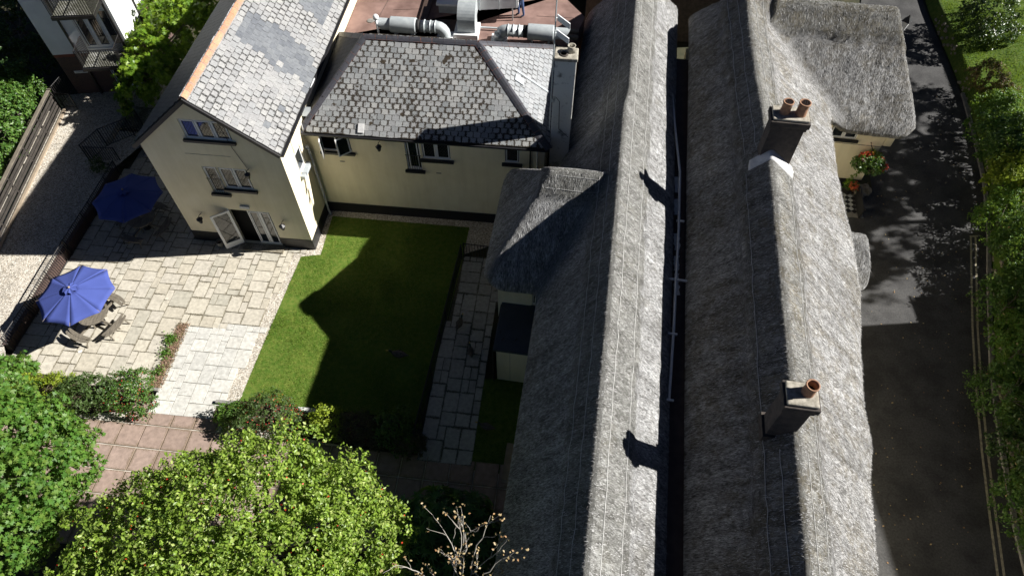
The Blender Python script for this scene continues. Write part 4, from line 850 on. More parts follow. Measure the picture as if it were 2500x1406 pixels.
# right range along the road, hipped cross wing
evpx = [(2040, 330), (2052, 420), (2068, 500), (2092, 600), (2112, 720), (2113, 860), (2122, 1000), (2141, 1100), (2136, 1190), (2147, 1290), (2155, 1406)]
ev = [toT(P(x, y, 4.5)) for x, y in evpx]; ev.sort(key=lambda p: p[1]); evv = np.array([p[1] for p in ev]); evu = np.array([p[0] for p in ev])
uR2 = lambda v: np.interp(v, evv, evu) - .17
UR2, ZR2 = 6.3, 8.02; V_END2 = 30.5
def ur2(v): return UR2 - .35 * sstep(17, 27, v)
def main2(u, v):
    r = ur2(v); zL = ZR2 - 1.10 * (r - u); e_ = uR2(v); zR = ZR2 - (ZR2 - 4.62) * (u - r) / (e_ - r); zF = 5.2 + 1.4 * (V_END2 - v + .25 * (u - 3.8))
    return smin(.2, smin(.2, zL, zR), zF) + .1
XV0, XV1, XU1 = 25.45, 32.4, 14.5
def wing2(u, v): return smin(.3, 4.0 + 1.12 * (v - XV0), 4.0 + 1.12 * (XV1 - v), 4.0 + 1.9 * (XU1 - .02 * (v - XV0) - u), 7.75 + 0 * u, 8.2 + 1.3 * (u - 6.2))
def cap2(u, v):
    e = .04 * np.sin(v * 1.7) + .02 * np.sin(v * 6.1); cap = sstep(1.0, .94, np.where(u > ur2(v), u - ur2(v), (ur2(v) - u) * 1.2) + e) * (v < V_END2 - .8); capw = sstep(1.02, .96, np.abs(v - (XV0 + XV1) / 2) + .06 * np.sin(u * 2.2)) * (u > 7.3) * (u < XU1 - 1.3); return np.maximum(cap, capw)
def z2(u, v):
    return smax(.35, main2(u, v), wing2(u, v)) + .13 * cap2(u, v)
def d2f(u, v):
    m = smin(.5, u - 3.98, uR2(v) - u, V_END2 - v + .25 * (u - 3.8)); w_ = smin(1.0, v - XV0, XV1 - v, XU1 - .02 * (v - XV0) - u, u - 6.0); return smax(.35, m, w_)
c2 = empty('thatched_cottage', T(7, 10, 0), 'thatched cottage range along the road with two chimneys and a hipped cross wing', 'cottage')
th2, full2 = thatch(c2, 'thatched_roof', z2, d2f, 3.5, 15.2, -2.5, 33, 'thatch_moss', seed=21, straw=120000, vis_v=(2, 40), cap=cap2)
for off in (-.68, -.36, .34, .78): wires(th2, full2, [[(UR2 + off, -1), (UR2 + off, 7.8 if abs(off) < .4 else 18.2)], [(UR2 + off, 19.2), (UR2 + off - .2, 23), (UR2 + off - .35, 29)]])
MB().frame(Vector(), TU, TV, UPZ, 4.1, 9.3, -2, 29.5, 0, 4.5).build('wall', 'cream', c2)
xw = MB(); xo = T(9.0, XV0 + .45, 0); wall_face(xw, xo, TU, -TV, [(0, 0), (4.45, 0), (4.45, 4.15), (0, 4.15)], [(1.95, 3.2, 3.0, 4.0)], .1)
xw.poly([T(13.45, XV0 + .45, 0), T(13.45, XV1 - .4, 0), T(13.45, XV1 - .4, 4.15), T(13.45, XV0 + .45, 4.15)]); xw.build('cross_wing_wall', 'cream', c2)
MB().frame(T(13.46, XV0 + .45, 0), TU, TV, UPZ, 0, .42, .002, 5.5, 2.75, 4.15).build('jettied_corner', 'cream', c2, bevel=.08)
window(c2, xo, TU, -TV, 1.95, 3.2, 3.0, 4.0, 2, lead=False)
MB().frame(xo, TU, -TV, UPZ, 1, 4.47, .003, .035, 0, .55).build('plinth', 'black', c2)
MB().frame(xo, TU, -TV, UPZ, 1, 4.45, .002, .02, 2.72, 2.75).build('string_course', 'lime', c2)
def chimney(parent, c, su, sv, z0, z1, pots, flash=False):
    """stack, corbelled cap, pots"""
    c = Vector(c); f = lambda a, b, zz0, zz1, n, m, **k: MB().frame(c, TU, TV, UPZ, -a, a, -b, b, zz0, zz1).build(n, m, k.pop('par'), **k)
    s_ = f(su / 2, sv / 2, z0, z1 - .42, 'chimney', 'brick_dark', par=parent, bevel=.02)
    f(su / 2 + .05, sv / 2 + .05, z1 - .42, z1 - .28, 'corbel_course', 'brick_dark', par=s_, bevel=.015); f(su / 2 + .10, sv / 2 + .10, z1 - .28, z1 - .06, 'cap', 'brick_dark', par=s_, bevel=.03)
    f(su / 2 + .04, sv / 2 + .04, z1 - .06, z1 + .03, 'flaunching', 'lime', par=s_, bevel=.03)
    for (du, dv, r, h) in pots:
        q = c + TU * du + TV * dv + UPZ * z1; p_ = MB().lathe(q, [(r, 0), (r * .92, h * .6), (r * .9, h * .85), (r * 1.04, h * .88), (r * 1.04, h), (r * .82, h), (r * .80, h - .3)], 20, cap=False).build('chimney_pot', 'pot', s_, True)
        MB().lathe(q + UPZ * (h - .26), [(r * .8, 0), (.001, .0)], 16, cap=False).build('dark_flue', 'dark', p_)
        if flash:
            g = MB()
            for k in range(-2, 3): g.tube([q + TU * (k * r * .32) - TV * (r * .72) + UPZ * (h - .01), q + TU * (k * r * .32) + TV * (r * .72) + UPZ * (h - .01)], .008, 4); g.tube([q + TV * (k * r * .32) - TU * (r * .72) + UPZ * (h - .01), q + TV * (k * r * .32) + TU * (r * .72) + UPZ * (h - .01)], .008, 4)
            g.build('pot_grille', 'rail', p_, kind='stuff')
    return s_
k1 = T(UR2 + .2, 18.9); chimney(c2, k1, 1.10, .60, 6.6, 9.75, [(-.22, 0, .17, .50), (.30, 0, .185, .52)], True)
ul = np.linspace(UR2 - .62, UR2 + 1.02, 31); fl = lambda v, dz: [T(a, v, z_ + dz) for a, z_ in zip(ul, full2(ul, np.full(31, v)))]
rA, rB, rC = fl(18.30, .015), fl(18.46, .05), fl(18.63, .20); mb = MB(); mb.add(rA + rB + rC, [(q * 31 + k, q * 31 + k + 1, (q + 1) * 31 + k + 1, (q + 1) * 31 + k) for q in (0, 1) for k in range(30)])
o = mb.build('flashing', 'flash', c2, True); o.modifiers.new('thickness', 'SOLIDIFY').thickness = .02
k2 = T(UR2 - .34, 8.5); chimney(c2, k2, .70, .58, 6.6, 9.7, [(.12, .06, .165, .42)])
MB().frame(k2, TU, TV, UPZ, -.42, .42, -.36, .36, 7.5, 7.8).build('flashing', 'brick_dark', c2)
# valley gutter with white pipe
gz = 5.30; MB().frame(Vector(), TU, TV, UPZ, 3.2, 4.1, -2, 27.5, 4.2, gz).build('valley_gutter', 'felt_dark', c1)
pts = [P(1640, 225, gz + .3), P(1650, 330, gz + .3), P(1660, 420, gz + .28), P(1657, 560, gz + .28), P(1650, 690, gz + .28), P(1645, 800, gz + .26), P(1637, 920, gz + .26), P(1633, 978, gz + .25)]
vp = empty('valley_pipe', pts[3], 'long thin white pipe lying in the gutter between the thatched ridges', 'pipe')
MB().tube(pts, .05, 7).build('pipe', 'pipe', vp, True)
for (x, y, l) in ((1650, 683, .38), (1640, 815, .18), (1632, 976, .16), (1661, 540, .14)): MB().frame(P(x, y, gz + .27), TU, TV, UPZ, -l, l, -.03, .03, -.03, .04).build('bracket', 'pipe', vp)
for i, (y0, y1) in enumerate(((432, 470), (486, 524), (570, 610), (625, 660), (668, 720))):
    a, b = P(1654, y0, gz + .03), P(1655, y1, gz + .03); d = (b - a); mb = MB(); q = []; n = 9
    for k in range(n): q.append(a + d * (k / (n - 1)) + Vector((random.uniform(.02, .10), 0, 0)))
    for k in range(n)[::-1]: q.append(a + d * (k / (n - 1)) + Vector((-random.uniform(.10, .16), 0, 0)))
    q = [T(*toT(p), gz + .02) for p in q]; tag((mb.add(q + [p + UPZ * .012 for p in q], [tuple(range(len(q)))[::-1], tuple(range(len(q), 2 * len(q)))] + [(k, (k + 1) % len(q), len(q) + (k + 1) % len(q), len(q) + k) for k in range(len(q))]) or mb.build('torn_sheet', 'flash')), ('longest torn white scrap in the valley gutter, beside the double chimney shadow', 'torn white scrap in the valley gutter just below the double chimney shadow', 'torn white scrap in the valley gutter under a small pipe bracket', 'small torn white scrap in the valley gutter between two other scraps', 'torn white scrap in the valley gutter beside the widest pipe bracket')[i], 'sheet', 'torn white scraps in the valley gutter')
# flat-roofed shed against the wing
a_, b_, c_ = P(1205, 852, 2.56), P(1288, 860, 2.56), P(1222, 741, 2.56)
su_, sv_ = toT(a_); shd = empty('flat_roofed_shed', T(su_, sv_, 0), 'small cream outbuilding with flat navy roof under the thatch', 'shed')
MB().frame(T(su_ + .08, sv_ + .08, 0), TU, TV, UPZ, 0, 1.9, 0, 2.1, 0, 2.42).build('wall', 'cream', shd); MB().frame(T(su_ + .08, sv_ + .08, 0), TU, -TV, UPZ, .52, .535, 0, .004, .1, 2.3).build('crack_line', 'lime', shd)
MB().frame(T(su_, sv_, 0), TU, TV, UPZ, -.02, 2.0, -.02, 2.18, 2.42, 2.57).build('roof', 'darkroof', shd, bevel=.015); MB().frame(T(su_, sv_, 0), TU, TV, UPZ, -.06, -.025, -.02, 2.1, .0, 2.5).build('side_boarding', 'wood_dark', shd)
for x, y in ((1222, 810), (1228, 828), (1260, 829)): q = P(x, y, 2.575); MB().frame(q, dirv(random.uniform(0, 90)), dirv(100), UPZ, -.07, .07, -.02, .02, 0, .015).build('dead_leaf', 'wood_dark', shd)
# small thatched porch hood on the road side
def zp(u, v): return smin(.12, 3.25 + 1.0 * (v - pv0), 3.25 + .75 * (pv1 - v), 3.2 + 2.2 * (pu1 - u), 4.05 + .25 * (10.5 - u))
pu1, pv0 = toT(P(2125, 655, 3.2)); pv1 = toT(P(2110, 566, 3.3))[1]; pu1 = toT(P(2126, 620, 3.3))[0]
def dp(u, v): return smin(.4, v - pv0 + .6, pv1 - v, pu1 - u, u - 9.2)
thatch(c2, 'porch_hood', zp, dp, 9.2, pu1 + .2, pv0 - .8, pv1 + .2, 'thatch', h=.06, thick=.22, straw=5000, seed=5)
MB().frame(T(0, 0, 0), TU, TV, UPZ, 9.3, pu1 - .25, pv0 + .1, pv1 - .3, 0, 2.95).build('porch_wall', 'cream', c2)
# ------------------------------------------------------------------ flat roof with ventilation ducts behind the houses
FZ = 5.05
fr_poly = [G(GW + .04, 6.5, 0), B(-.1, 6.65, 0), B(10.5, 6.65, 0), P(1392, 118, FZ), P(1428, 42, FZ), P(1372, -12, FZ), P(1330, -160, FZ), P(930, -160, FZ), G(GW + .04, 13.4, 0)]
fb = empty('flat_roof_building', P(1150, 30, 0), 'flat brown felt roof with ventilation plant behind the slate roof', 'building')
MB().prism([(p.x, p.y) for p in fr_poly][::-1], 0, FZ).build('roof_deck', 'felt', fb)
MB().frame(P(1040, 5, FZ), BU, BV, UPZ, -.05, .35, -2.6, 4, .0, .14).build('roof_upstand', 'felt_dark', fb)
MB().prism([(p.x, p.y) for p in (P(1075, 100, FZ), P(1112, 96, FZ), P(1118, 50, FZ), P(1068, 48, FZ))], FZ + .004, FZ + .012).build('painted_shade_patch', 'felt_dark', fb)  # dark sheet painted where the roof lies in shadow
for (x0, y0, x1, y1) in ((915, 60, 960, -20), (1310, 40, 1400, 45), (960, 25, 1040, 22)): MB().tube([P(x0, y0, FZ + .004), P(x1, y1, FZ + .004)], .012, 4).build('felt_seam', 'felt_dark', fb)
MB().lathe(P(905, 52, FZ), [(.17, 0), (.17, .03), (.1, .04)], 14).build('roof_drain', 'kerb', fb)
MB().frame(P(1330, 92, FZ), BU, BV, UPZ, 0, 1.6, -.1, .1, 0, .16).build('timber_bearer', 'wood_grey', fb); MB().frame(P(1352, 78, FZ), BU, BV, UPZ, 0, 1.2, -.1, .1, 0, .14).build('timber_bearer', 'wood_grey', fb)
vs_ = empty('vent_stub', P(926, 92, FZ), 'small white capped vent pipe behind the blue ridge tiles', 'vent'); q = P(926, 92, FZ); MB().lathe(q, [(.06, 0), (.06, 1.0)], 10).build('pipe', 'white', vs_, True); MB().lathe(q + UPZ * 1.0, [(.13, 0), (.14, .12), (.08, .2)], 12).build('cap', 'white', vs_, True)
def duct(label, cpx, sgn, z=FZ + .62):
    """cut-off cowl, fat silencer drum, rubber ring, neck, elbow into a base box; sgn = -1: cowl to the left"""
    c = P(*cpx, z); X = BU * sgn; ax = (BV, UPZ, X); r = empty('extract_duct', Vector((c.x, c.y, FZ)), label, 'duct', 'extract ducts on the flat roof')
    L = lambda nm, prof, mat='galv', n=24: MB().lathe(c, prof, n, ax).build(nm, mat, r, True)
    dr = L('silencer_drum', [(.30, -.62), (.36, -.61), (.365, -.57), (.365, .57), (.36, .61), (.30, .62)])
    L('rubber_ring', [(.29, -.80), (.29, -.62)], 'rubber'); L('neck', [(.27, -1.05), (.31, -1.04), (.31, -1.0), (.27, -.98), (.27, -.80)]); L('clamp', [(.30, -1.32), (.30, -1.27)]); L('clamp', [(.30, -1.56), (.30, -1.51)])
    n = 24; mb = MB(); vs = []                                       # cowl with a slanted mouth
    for k in range(n):
        t = 2 * math.pi * k / n; p = c + BV * (.27 * math.cos(t)) + UPZ * (.27 * math.sin(t)); vs.append((p + X * .62, p + X * (.95 + .42 * (math.sin(t) * .5 + .5))))
    mb.add([p for a, b in vs for p in (a, b)], [(2 * k, 2 * ((k + 1) % n), 2 * ((k + 1) % n) + 1, 2 * k + 1) for k in range(n)]); mb.build('cowl', 'galv', r, True); MB().lathe(c + X * .64, [(.265, 0), (.001, 0)], 20, ax, False).build('cowl_throat', 'dark', r)
    pts = [c - X * 1.05, c - X * 1.6] + [c - X * (1.6 + .36 * math.sin(a)) - UPZ * (.36 * (1 - math.cos(a))) for a in (.4, .8, 1.2, 1.57)] + [c - X * 1.96 - UPZ * .5]
    MB().tube(pts, .27, 20).build('elbow', 'galv', r, True); MB().frame(Vector((c.x, c.y, FZ)) - X * 1.96, BU, BV, UPZ, -.38, .38, -.38, .38, 0, .16).build('base_box', 'steel_pale', r)
    for k in (-.4, .4): MB().frame(Vector((c.x, c.y, FZ)) + X * k, BU, BV, UPZ, -.04, .04, -.3, .3, 0, .3).build('support_foot', 'galv', r)
duct('round grey extract duct with cowl pointing at the white wall', (985, 62), -1); duct('round grey extract duct with cowl beside the aerial mast', (1320, 80), 1)
kd = empty('kitchen_duct', P(1140, 95, FZ), 'large rectangular steel duct elbow rising from a white base on the flat roof', 'duct'); k0 = P(1140, 95, FZ)
MB().frame(k0, BU, BV, UPZ, -.62, .55, -.15, .95, 0, .28).build('base_box', 'steel_pale', kd, bevel=.015)
mb = MB(); n = 10; W = .42; ring = []
for k in range(n + 1):                                               # quarter bend: up, then back
    a = k / n * math.pi / 2; cy_ = .95; ro, ri = .9, .12
    po = Vector((0, cy_ - ro * math.cos(a), .28 + .35 + ro * math.sin(a))); pi_ = Vector((0, cy_ - ri * math.cos(a), .28 + .35 + ri * math.sin(a))); ring.append((po, pi_))
ring = [(Vector((0, .05, .28)), Vector((0, .83, .28)))] + ring + [(r_[0] + Vector((0, .35, 0)), r_[1] + Vector((0, .35, 0))) for r_ in ring[-1:]]
f3 = lambda v, s_: k0 + BU * (s_ * W - .02) + BV * v.y + UPZ * v.z
vs = [f3(p, s_) for po, pi_ in ring for (p, s_) in ((po, -1), (po, 1), (pi_, 1), (pi_, -1))]
mb.add(vs, [(4 * i + j, 4 * i + (j + 1) % 4, 4 * i + 4 + (j + 1) % 4, 4 * i + 4 + j) for i in range(len(ring) - 1) for j in range(4)]); mb.build('elbow', 'galv', kd)
tp = MB(); q0 = k0 + BV * 1.35 + UPZ * .75; A8 = [q0 + BU * a + BV * b + UPZ * c for c in (0, .85) for a, b in ((-.4, 0), (.5, -.12), (2.3, .25), (2.3, 1.5), (-.4, 1.2))]
tp.add(A8, [(4, 3, 2, 1, 0), (5, 6, 7, 8, 9)] + [(i, (i + 1) % 5, 5 + (i + 1) % 5, 5 + i) for i in range(5)]); tp.build('plenum', 'steel_pale', kd)
for a in (.5, 1.4, 2.2): MB().frame(q0, BU, BV, UPZ, a - .02, a + .02, -.14 + .2 * max(0, a - .5), 1.3, -.02, .875).build('flange', 'galv', kd)
for a in (.2, 2.0): MB().frame(q0, BU, BV, UPZ, a, a + .06, .3, .36, -.75, 0).build('support_leg', 'galv', kd)
for a in (.8, 1.3, 1.7): MB().frame(q0, (BU + BV * .5).normalized(), BV, UPZ, a, a + .35, .5, .53, .852, .858).build('rust_streak', 'rubber', kd)
sk = empty('roof_housing', P(1090, 30, FZ), 'white square rooflight housing on the brown felt roof', 'rooflight'); s0_ = P(1072, 32, FZ)
MB().frame(s0_, BU, BV, UPZ, 0, 1.55, 0, 1.7, 0, .42).build('kerb_box', 'galv', sk); MB().frame(s0_, BU, BV, UPZ, -.1, 1.65, -.1, 1.8, .42, .55).build('lid', 'white', sk, bevel=.03)
tag(MB().frame(P(1168, 74, FZ), BU, BV, UPZ, 0, 2.0, 0, .08, .1, .16).build('cable_tray', 'galv'), 'thin grey cable tray between the ducts on the flat roof', 'cable tray')
# person standing on the flat roof
def person(loc, face, label):
    loc = Vector(loc); r = empty('person', loc, label, 'person'); X = dirv(face - 90); Y = dirv(face); g = lambda a, b, c: loc + X * a + Y * b + UPZ * c
    js = [(0, 0, .95, .15, .12), (0, .0, 1.15, .15, .11), (0, .02, 1.36, .18, .12), (0, .02, 1.48, .07, .07), (0, .03, 1.56, .06, .06), (0, .05, 1.68, .085, .10), (0, .05, 1.76, .075, .09)]
    ed = [(i, i + 1) for i in range(6)]
    for s_ in (-1, 1):
        b = len(js); fw = .08 * s_
        js += [(.10 * s_, 0, .88, .10, .10), (.11 * s_, .03 + fw, .5, .072, .075), (.12 * s_, fw - .02, .10, .05, .055), (.13 * s_, .16 + fw, .04, .04, .035)]; ed += [(0, b), (b, b + 1), (b + 1, b + 2), (b + 2, b + 3)]
        b = len(js); js += [(.21 * s_, .01, 1.40, .06, .06), (.27 * s_, .0, 1.13, .048, .048), (.23 * s_, .2, .98, .036, .036), (.2 * s_, .29, .97, .032, .02)]; ed += [(2, b), (b, b + 1), (b + 1, b + 2), (b + 2, b + 3)]
    me = bpy.data.meshes.new('body'); me.from_pydata([g(*j[:3]) for j in js], ed, []); o = link('body', me, None, r)
    md = o.modifiers.new('skin', 'SKIN'); sv = me.skin_vertices[0].data
    for v_, j in zip(sv, js): v_.radius = (j[3], j[4])
    sv[0].use_root = True; o.modifiers.new('sub', 'SUBSURF').levels = 2; o.modifiers['sub'].render_levels = 2
    m, nt, bs = nmat('clothed_figure'); z = nd(nt, 'ShaderNodeSeparateXYZ'); nt.links.new(nd(nt, 'ShaderNodeNewGeometry').outputs['Position'], z.inputs[0]); zz = mth(nt, 'SUBTRACT', z.outputs[2], loc.z)
    col = ramp(nt, mth(nt, 'DIVIDE', zz, 2.0), [(0, (.02, .018, .016)), (.045, (.05, .085, .19)), (.475, (.03, .032, .04)), (.765, (.5, .32, .24)), (.9, (.05, .03, .02))], 'CONSTANT')
    nt.links.new(col, bs.inputs['Base Color']); bs.inputs['Roughness'].default_value = .9; me.materials.append(m)
    MB().lathe(g(0, .03, 1.72), [(.09, 0), (.105, .06), (.09, .12), (.03, .155)], 12).build('hair', 'hair', r, True); return r
person(P(1272, 40, FZ), 200, 'person in blue jeans standing on the flat roof among the ducts')
ob = empty('yard_shade_block', (9, 38, 0), 'added dark block standing in for the shaded yard beyond the thatched ridges', 'building')  # made-up building that darkens the gap where only shaded ground lies
MB().frame(Vector(), dirv(-6), dirv(84), UPZ, .5, 9.0, 36.3, 52, 0, 4.0).build('wall', 'brick_dark', ob); mb = MB(); OT = lambda u, v, z: dirv(-6) * u + dirv(84) * v + UPZ * z  # dark brick on this wall stands in for shade
plane_under(mb, [OT(-1.5, 36, 1.6), OT(5.5, 36, 8.2), OT(5.5, 53, 8.2), OT(-1.5, 53, 1.6)]); plane_under(mb, [OT(9.5, 36, 4.6), OT(9.5, 53, 4.6), OT(5.5, 53, 8.2), OT(5.5, 36, 8.2)]); o = mb.build('roof', 'slate_dark_shade', ob); uvbox(o.data)
# ------------------------------------------------------------------ apartment block at the left
A0 = P(191, 231.5, DZ); AU = (P(322, 121, 2.95) - P(131, 133, 2.95)); AW = AU.length; AU.normalize(); AV = Vector((-AU.y, AU.x, 0)); A = lambda a, b, z: Vector((A0.x, A0.y, 0)) + AU * a + AV * b + UPZ * z
ab = empty('apartment_block', A(2, 3, 0), 'white rendered apartment block with black balconies over a dark brick ground floor', 'building')
mb = MB(); wall_face(mb, A(0, 0, 0), AU, -AV, [(0, 2.95), (AW, 2.95), (AW, 12), (0, 12)], [(1.9, AW - .12, 3.2, 5.4), (1.9, AW - .12, 6.1, 8.3)], .1); mb.poly([A(AW, 0, 2.95), A(AW, 9, 2.95), A(AW, 9, 12), A(AW, 0, 12)]); mb.poly([A(0, 0, 2.95), A(0, 0, 12), A(0, 9, 12), A(0, 9, 2.95)]); mb.poly([A(0, 0, 12), A(AW, 0, 12), A(AW, 9, 12), A(0, 9, 12)]); mb.build('upper_wall', 'white_render', ab)
mb = MB(); wall_face(mb, A(0, .06, 0), AU, -AV, [(0, 0), (AW, 0), (AW, 2.78), (0, 2.78)], [(2.3, 3.7, DZ + .1, 2.45)], .1); mb.poly([A(AW, .06, 0), A(AW, 9, 0), A(AW, 9, 2.78), A(AW, .06, 2.78)]); mb.poly([A(0, .06, 0), A(0, .06, 2.78), A(0, 9, 2.78), A(0, 9, 0)]); o = mb.build('brick_wall', 'brick', ab); uvbox(o.data)
MB().frame(A(0, 0, 0), AU, AV, UPZ, .005, AW - .005, .005, 9, 2.78, 2.95).build('brick_band', 'brick_strip', ab)
for z in (3.2, 6.1): window(ab, A(0, 0, 0), AU, -AV, 1.9, AW - .12, z, z + 2.2, 3, sill=False, lead=False, name='patio_doors', fw=.12)
window(ab, A(0, .06, 0), AU, -AV, 2.3, 3.7, DZ + .1, 2.45, 2, sill=False, lead=False, name='patio_doors', fw=.1)
sgn_ = MB().frame(A(0, .06, 0), AU, -AV, UPZ, .5, 1.2, .002, .03, 1.75, 1.89).build('name_plate', 'white', ab)
for k in range(9): MB().frame(A(0, .06, 0), AU, -AV, UPZ, .57 + k * .062, .61 + k * .062, .031, .033, 1.795, 1.845).build('lettering', 'kerb', sgn_, kind='stuff')
for z in (2.95, 5.85):
    bl = MB().frame(A(0, 0, 0), AU, -AV, UPZ, 1.8, AW - .15, 0, 1.35, z - .16, z).build('balcony', 'rail', ab); MB().frame(A(0, 0, 0), AU, -AV, UPZ, 1.85, AW - .2, .02, 1.3, z + .002, z + .03).build('decking', 'stone_grey', bl)
    pr = [A(1.85, -.03, z), A(1.85, -1.3, z), A(AW - .2, -1.3, z), A(AW - .2, -.03, z)]; MB().tube([p + UPZ * 1.0 for p in pr], .025, 5).build('handrail', 'rail', bl)
    for i, (a, b) in enumerate(zip(pr[:-1], pr[1:])):
        n = int((b - a).length / .115)
        for k in range(n + 1): p = a.lerp(b, k / n); MB().frame(p, AU, AV, UPZ, -.014, .014, -.014, .014, 0, 1.0).build('baluster', 'rail', bl)
for a in (1.28, AW - .18):
    for b in (-.02,): MB().frame(A(a, b, 0), AU, AV, UPZ, -.05, .05, -.05, .05, DZ, 9).build('steel_post', 'rail', ab)
MB().frame(A(AW, 0, 0), AV, AU, UPZ, 2.6, 2.72, 0, .08, 2.95, 12).build('downpipe', 'rail', ab); MB().frame(A(AW, 0, 0), AV, AU, UPZ, 2.8, 4.6, 0, .35, 4.2, 12).build('bay', 'white', ab); MB().frame(A(AW, 0, 0), AV, AU, UPZ, 3.0, 4.3, .35, .37, 5.0, 7.0).build('bay_window', 'glass', ab)
# ------------------------------------------------------------------ parasols and round picnic tables
def parasol(c, label, rot):
    c = Vector(c); r = empty('parasol', c, label, 'parasol', 'blue parasols on the patio'); ZRIM, ZT, RAD = 2.1, 2.52, 1.55; n = 8; mb = MB(); m = 7
    for k in range(n):                                                  # eight sagging panels, each a few strips
        a0, a1 = R(rot + k * 45), R(rot + k * 45 + 45); p0 = Vector((math.cos(a0), math.sin(a0), 0)); p1 = Vector((math.cos(a1), math.sin(a1), 0)); vs, fs = [], []
        for i in range(m + 1):
            f = .10 + .90 * i / m
            for j in range(6):
                t = j / 5; d = p0.lerp(p1, t); e = math.sin(math.pi * t); rad = RAD * f * (1 - .045 * e * f); z = ZT - (ZT - ZRIM) * (f ** 1.12) - .05 * e * f * (1 - f) - .01 * e * f; vs.append(c + Vector((d.x * rad, d.y * rad, z)))
        for i in range(m):
            for j in range(5): b = i * 6 + j; fs.append((b, b + 6, b + 7, b + 1))
        mb2 = MB(); mb2.add(vs, fs); o = mb2.build('canopy_panel', 'canvas', r, True); sol = o.modifiers.new('thickness', 'SOLIDIFY'); sol.thickness = .006
        MB().tube([c + p0 * .12 + UPZ * (ZT - .04), c + p0 * (RAD * .99) + UPZ * (ZRIM + .0)], .011, 5).build('rib', 'wood_trim', r)
    mb = MB()                                                           # ruffled vent cap
    for k in range(16):
        a = R(rot) + k * math.pi / 8; w_ = .26 + (.05 if k % 2 else -.02); mb.v.append(tuple(c + Vector((math.cos(a) * w_, math.sin(a) * w_, ZT + (.0 if k % 2 else .06)))))
    mb.v.append(tuple(c + UPZ * (ZT + .10))); mb.f += [(k, (k + 1) % 16, 16) for k in range(16)]; mb.build('vent_cap', 'canvas', r)
    MB().lathe(c + UPZ * (ZT + .08), [(.035, 0), (.05, .03), (.02, .08)], 10).build('finial', 'wood_trim', r, True); MB().tube([c + UPZ * .05, c + UPZ * (ZT + .08)], .024, 8).build('pole', 'wood_trim', r, True); MB().lathe(c, [(.2, 0), (.2, .06), (.05, .09)], 14).build('base', 'rail', r, True)
def table(c, label, rot):
    c = Vector(c); r = empty('picnic_table', c, label, 'picnic table', 'round picnic tables on the patio'); X, Y = dirv(rot), dirv(rot + 90); RT = .62; n = 9; w_ = 2 * RT / n
    for i in range(n):                                                  # round top made of planks
        y0, y1 = -RT + i * w_ + .004, -RT + (i + 1) * w_ - .004; pts = []
        for k in range(7): y = y0 + (y1 - y0) * k / 6; pts.append((math.sqrt(max(.0004, RT * RT - y * y)), y))
        q = [(x, y) for x, y in pts] + [(-x, y) for x, y in pts[::-1]]; m_ = len(q); zt = .74 + random.uniform(-.003, .003)
        mb = MB(); mb.add([c + X * x + Y * y + UPZ * (zt - .035) for x, y in q] + [c + X * x + Y * y + UPZ * zt for x, y in q], [tuple(range(m_))[::-1], tuple(range(m_, 2 * m_))] + [(k, (k + 1) % m_, m_ + (k + 1) % m_, m_ + k) for k in range(m_)]); mb.build('plank', 'wood_grey', r)
    for k in range(4):
        D = dirv(rot + 45 + 90 * k); S = Vector((-D.y, D.x, 0))
        MB().frame(c, D, S, UPZ, .08, 1.28, -.03, .03, .30, .38).build('seat_bearer', 'wood_grey', r)
        for sg in (-1, 1): MB().tube([c + D * .98 + S * (.42 * sg) + UPZ * .42, c + D * 1.22 + S * (.46 * sg)], .032, 4).build('leg', 'wood_grey', r)
        MB().tube([c + D * .18 + UPZ * .70, c + D * .34 + UPZ * .0], .04, 4).build('leg', 'wood_grey', r)
        se = None
        for (r0, r1) in ((.93, 1.09), (1.10, 1.26)):                    # curved seat of two planks
            q = []
            for j in range(9): a = -.56 + 1.12 * j / 8; e = .035 * (abs(j - 4) / 4) ** 3; q.append(D * ((r0 + e) * math.cos(a * .75)) + S * (1.24 * math.sin(a * .95) * .95))
            for j in range(9)[::-1]: a = -.56 + 1.12 * j / 8; e = .035 * (abs(j - 4) / 4) ** 3; q.append(D * ((r1 - e) * math.cos(a * .75)) + S * (1.24 * math.sin(a * .95) * .95))
            m_ = len(q); mb = MB(); mb.add([c + p + UPZ * .42 for p in q] + [c + p + UPZ * .455 for p in q], [tuple(range(m_))[::-1], tuple(range(m_, 2 * m_))] + [(i, (i + 1) % m_, m_ + (i + 1) % m_, m_ + i) for i in range(m_)]); mb.build('seat_plank', 'wood_grey', r)
    return r
t1 = P(185, 720, 2.1); t1.z = .012; t2 = P(312, 483, 2.1); t2.z = .012
parasol(t1, 'open blue parasol in full sun over the sunlit round picnic table', 12); parasol(t2, 'open blue parasol in the shade of the gable house', 12)
table(t1, 'weathered round picnic table with curved benches in the sun', 20); table(t2, 'dark round picnic table with curved benches in the house shade', 28)
q = P(253, 752, .755); ash = empty('ashtray', q, 'small black ashtray on the sunlit picnic table', 'ashtray'); MB().lathe(q, [(.05, 0), (.085, .045), (.075, .05), (.045, .012)], 14).build('bowl', 'rubber', ash, True)
tag(MB().frame(P(196, 858, .03), dirv(20), dirv(110), UPZ, -.07, .07, -.05, .05, 0, .012).build('paper_napkin', 'white'), 'crumpled white napkin lying on the patio by the bench', 'napkin')
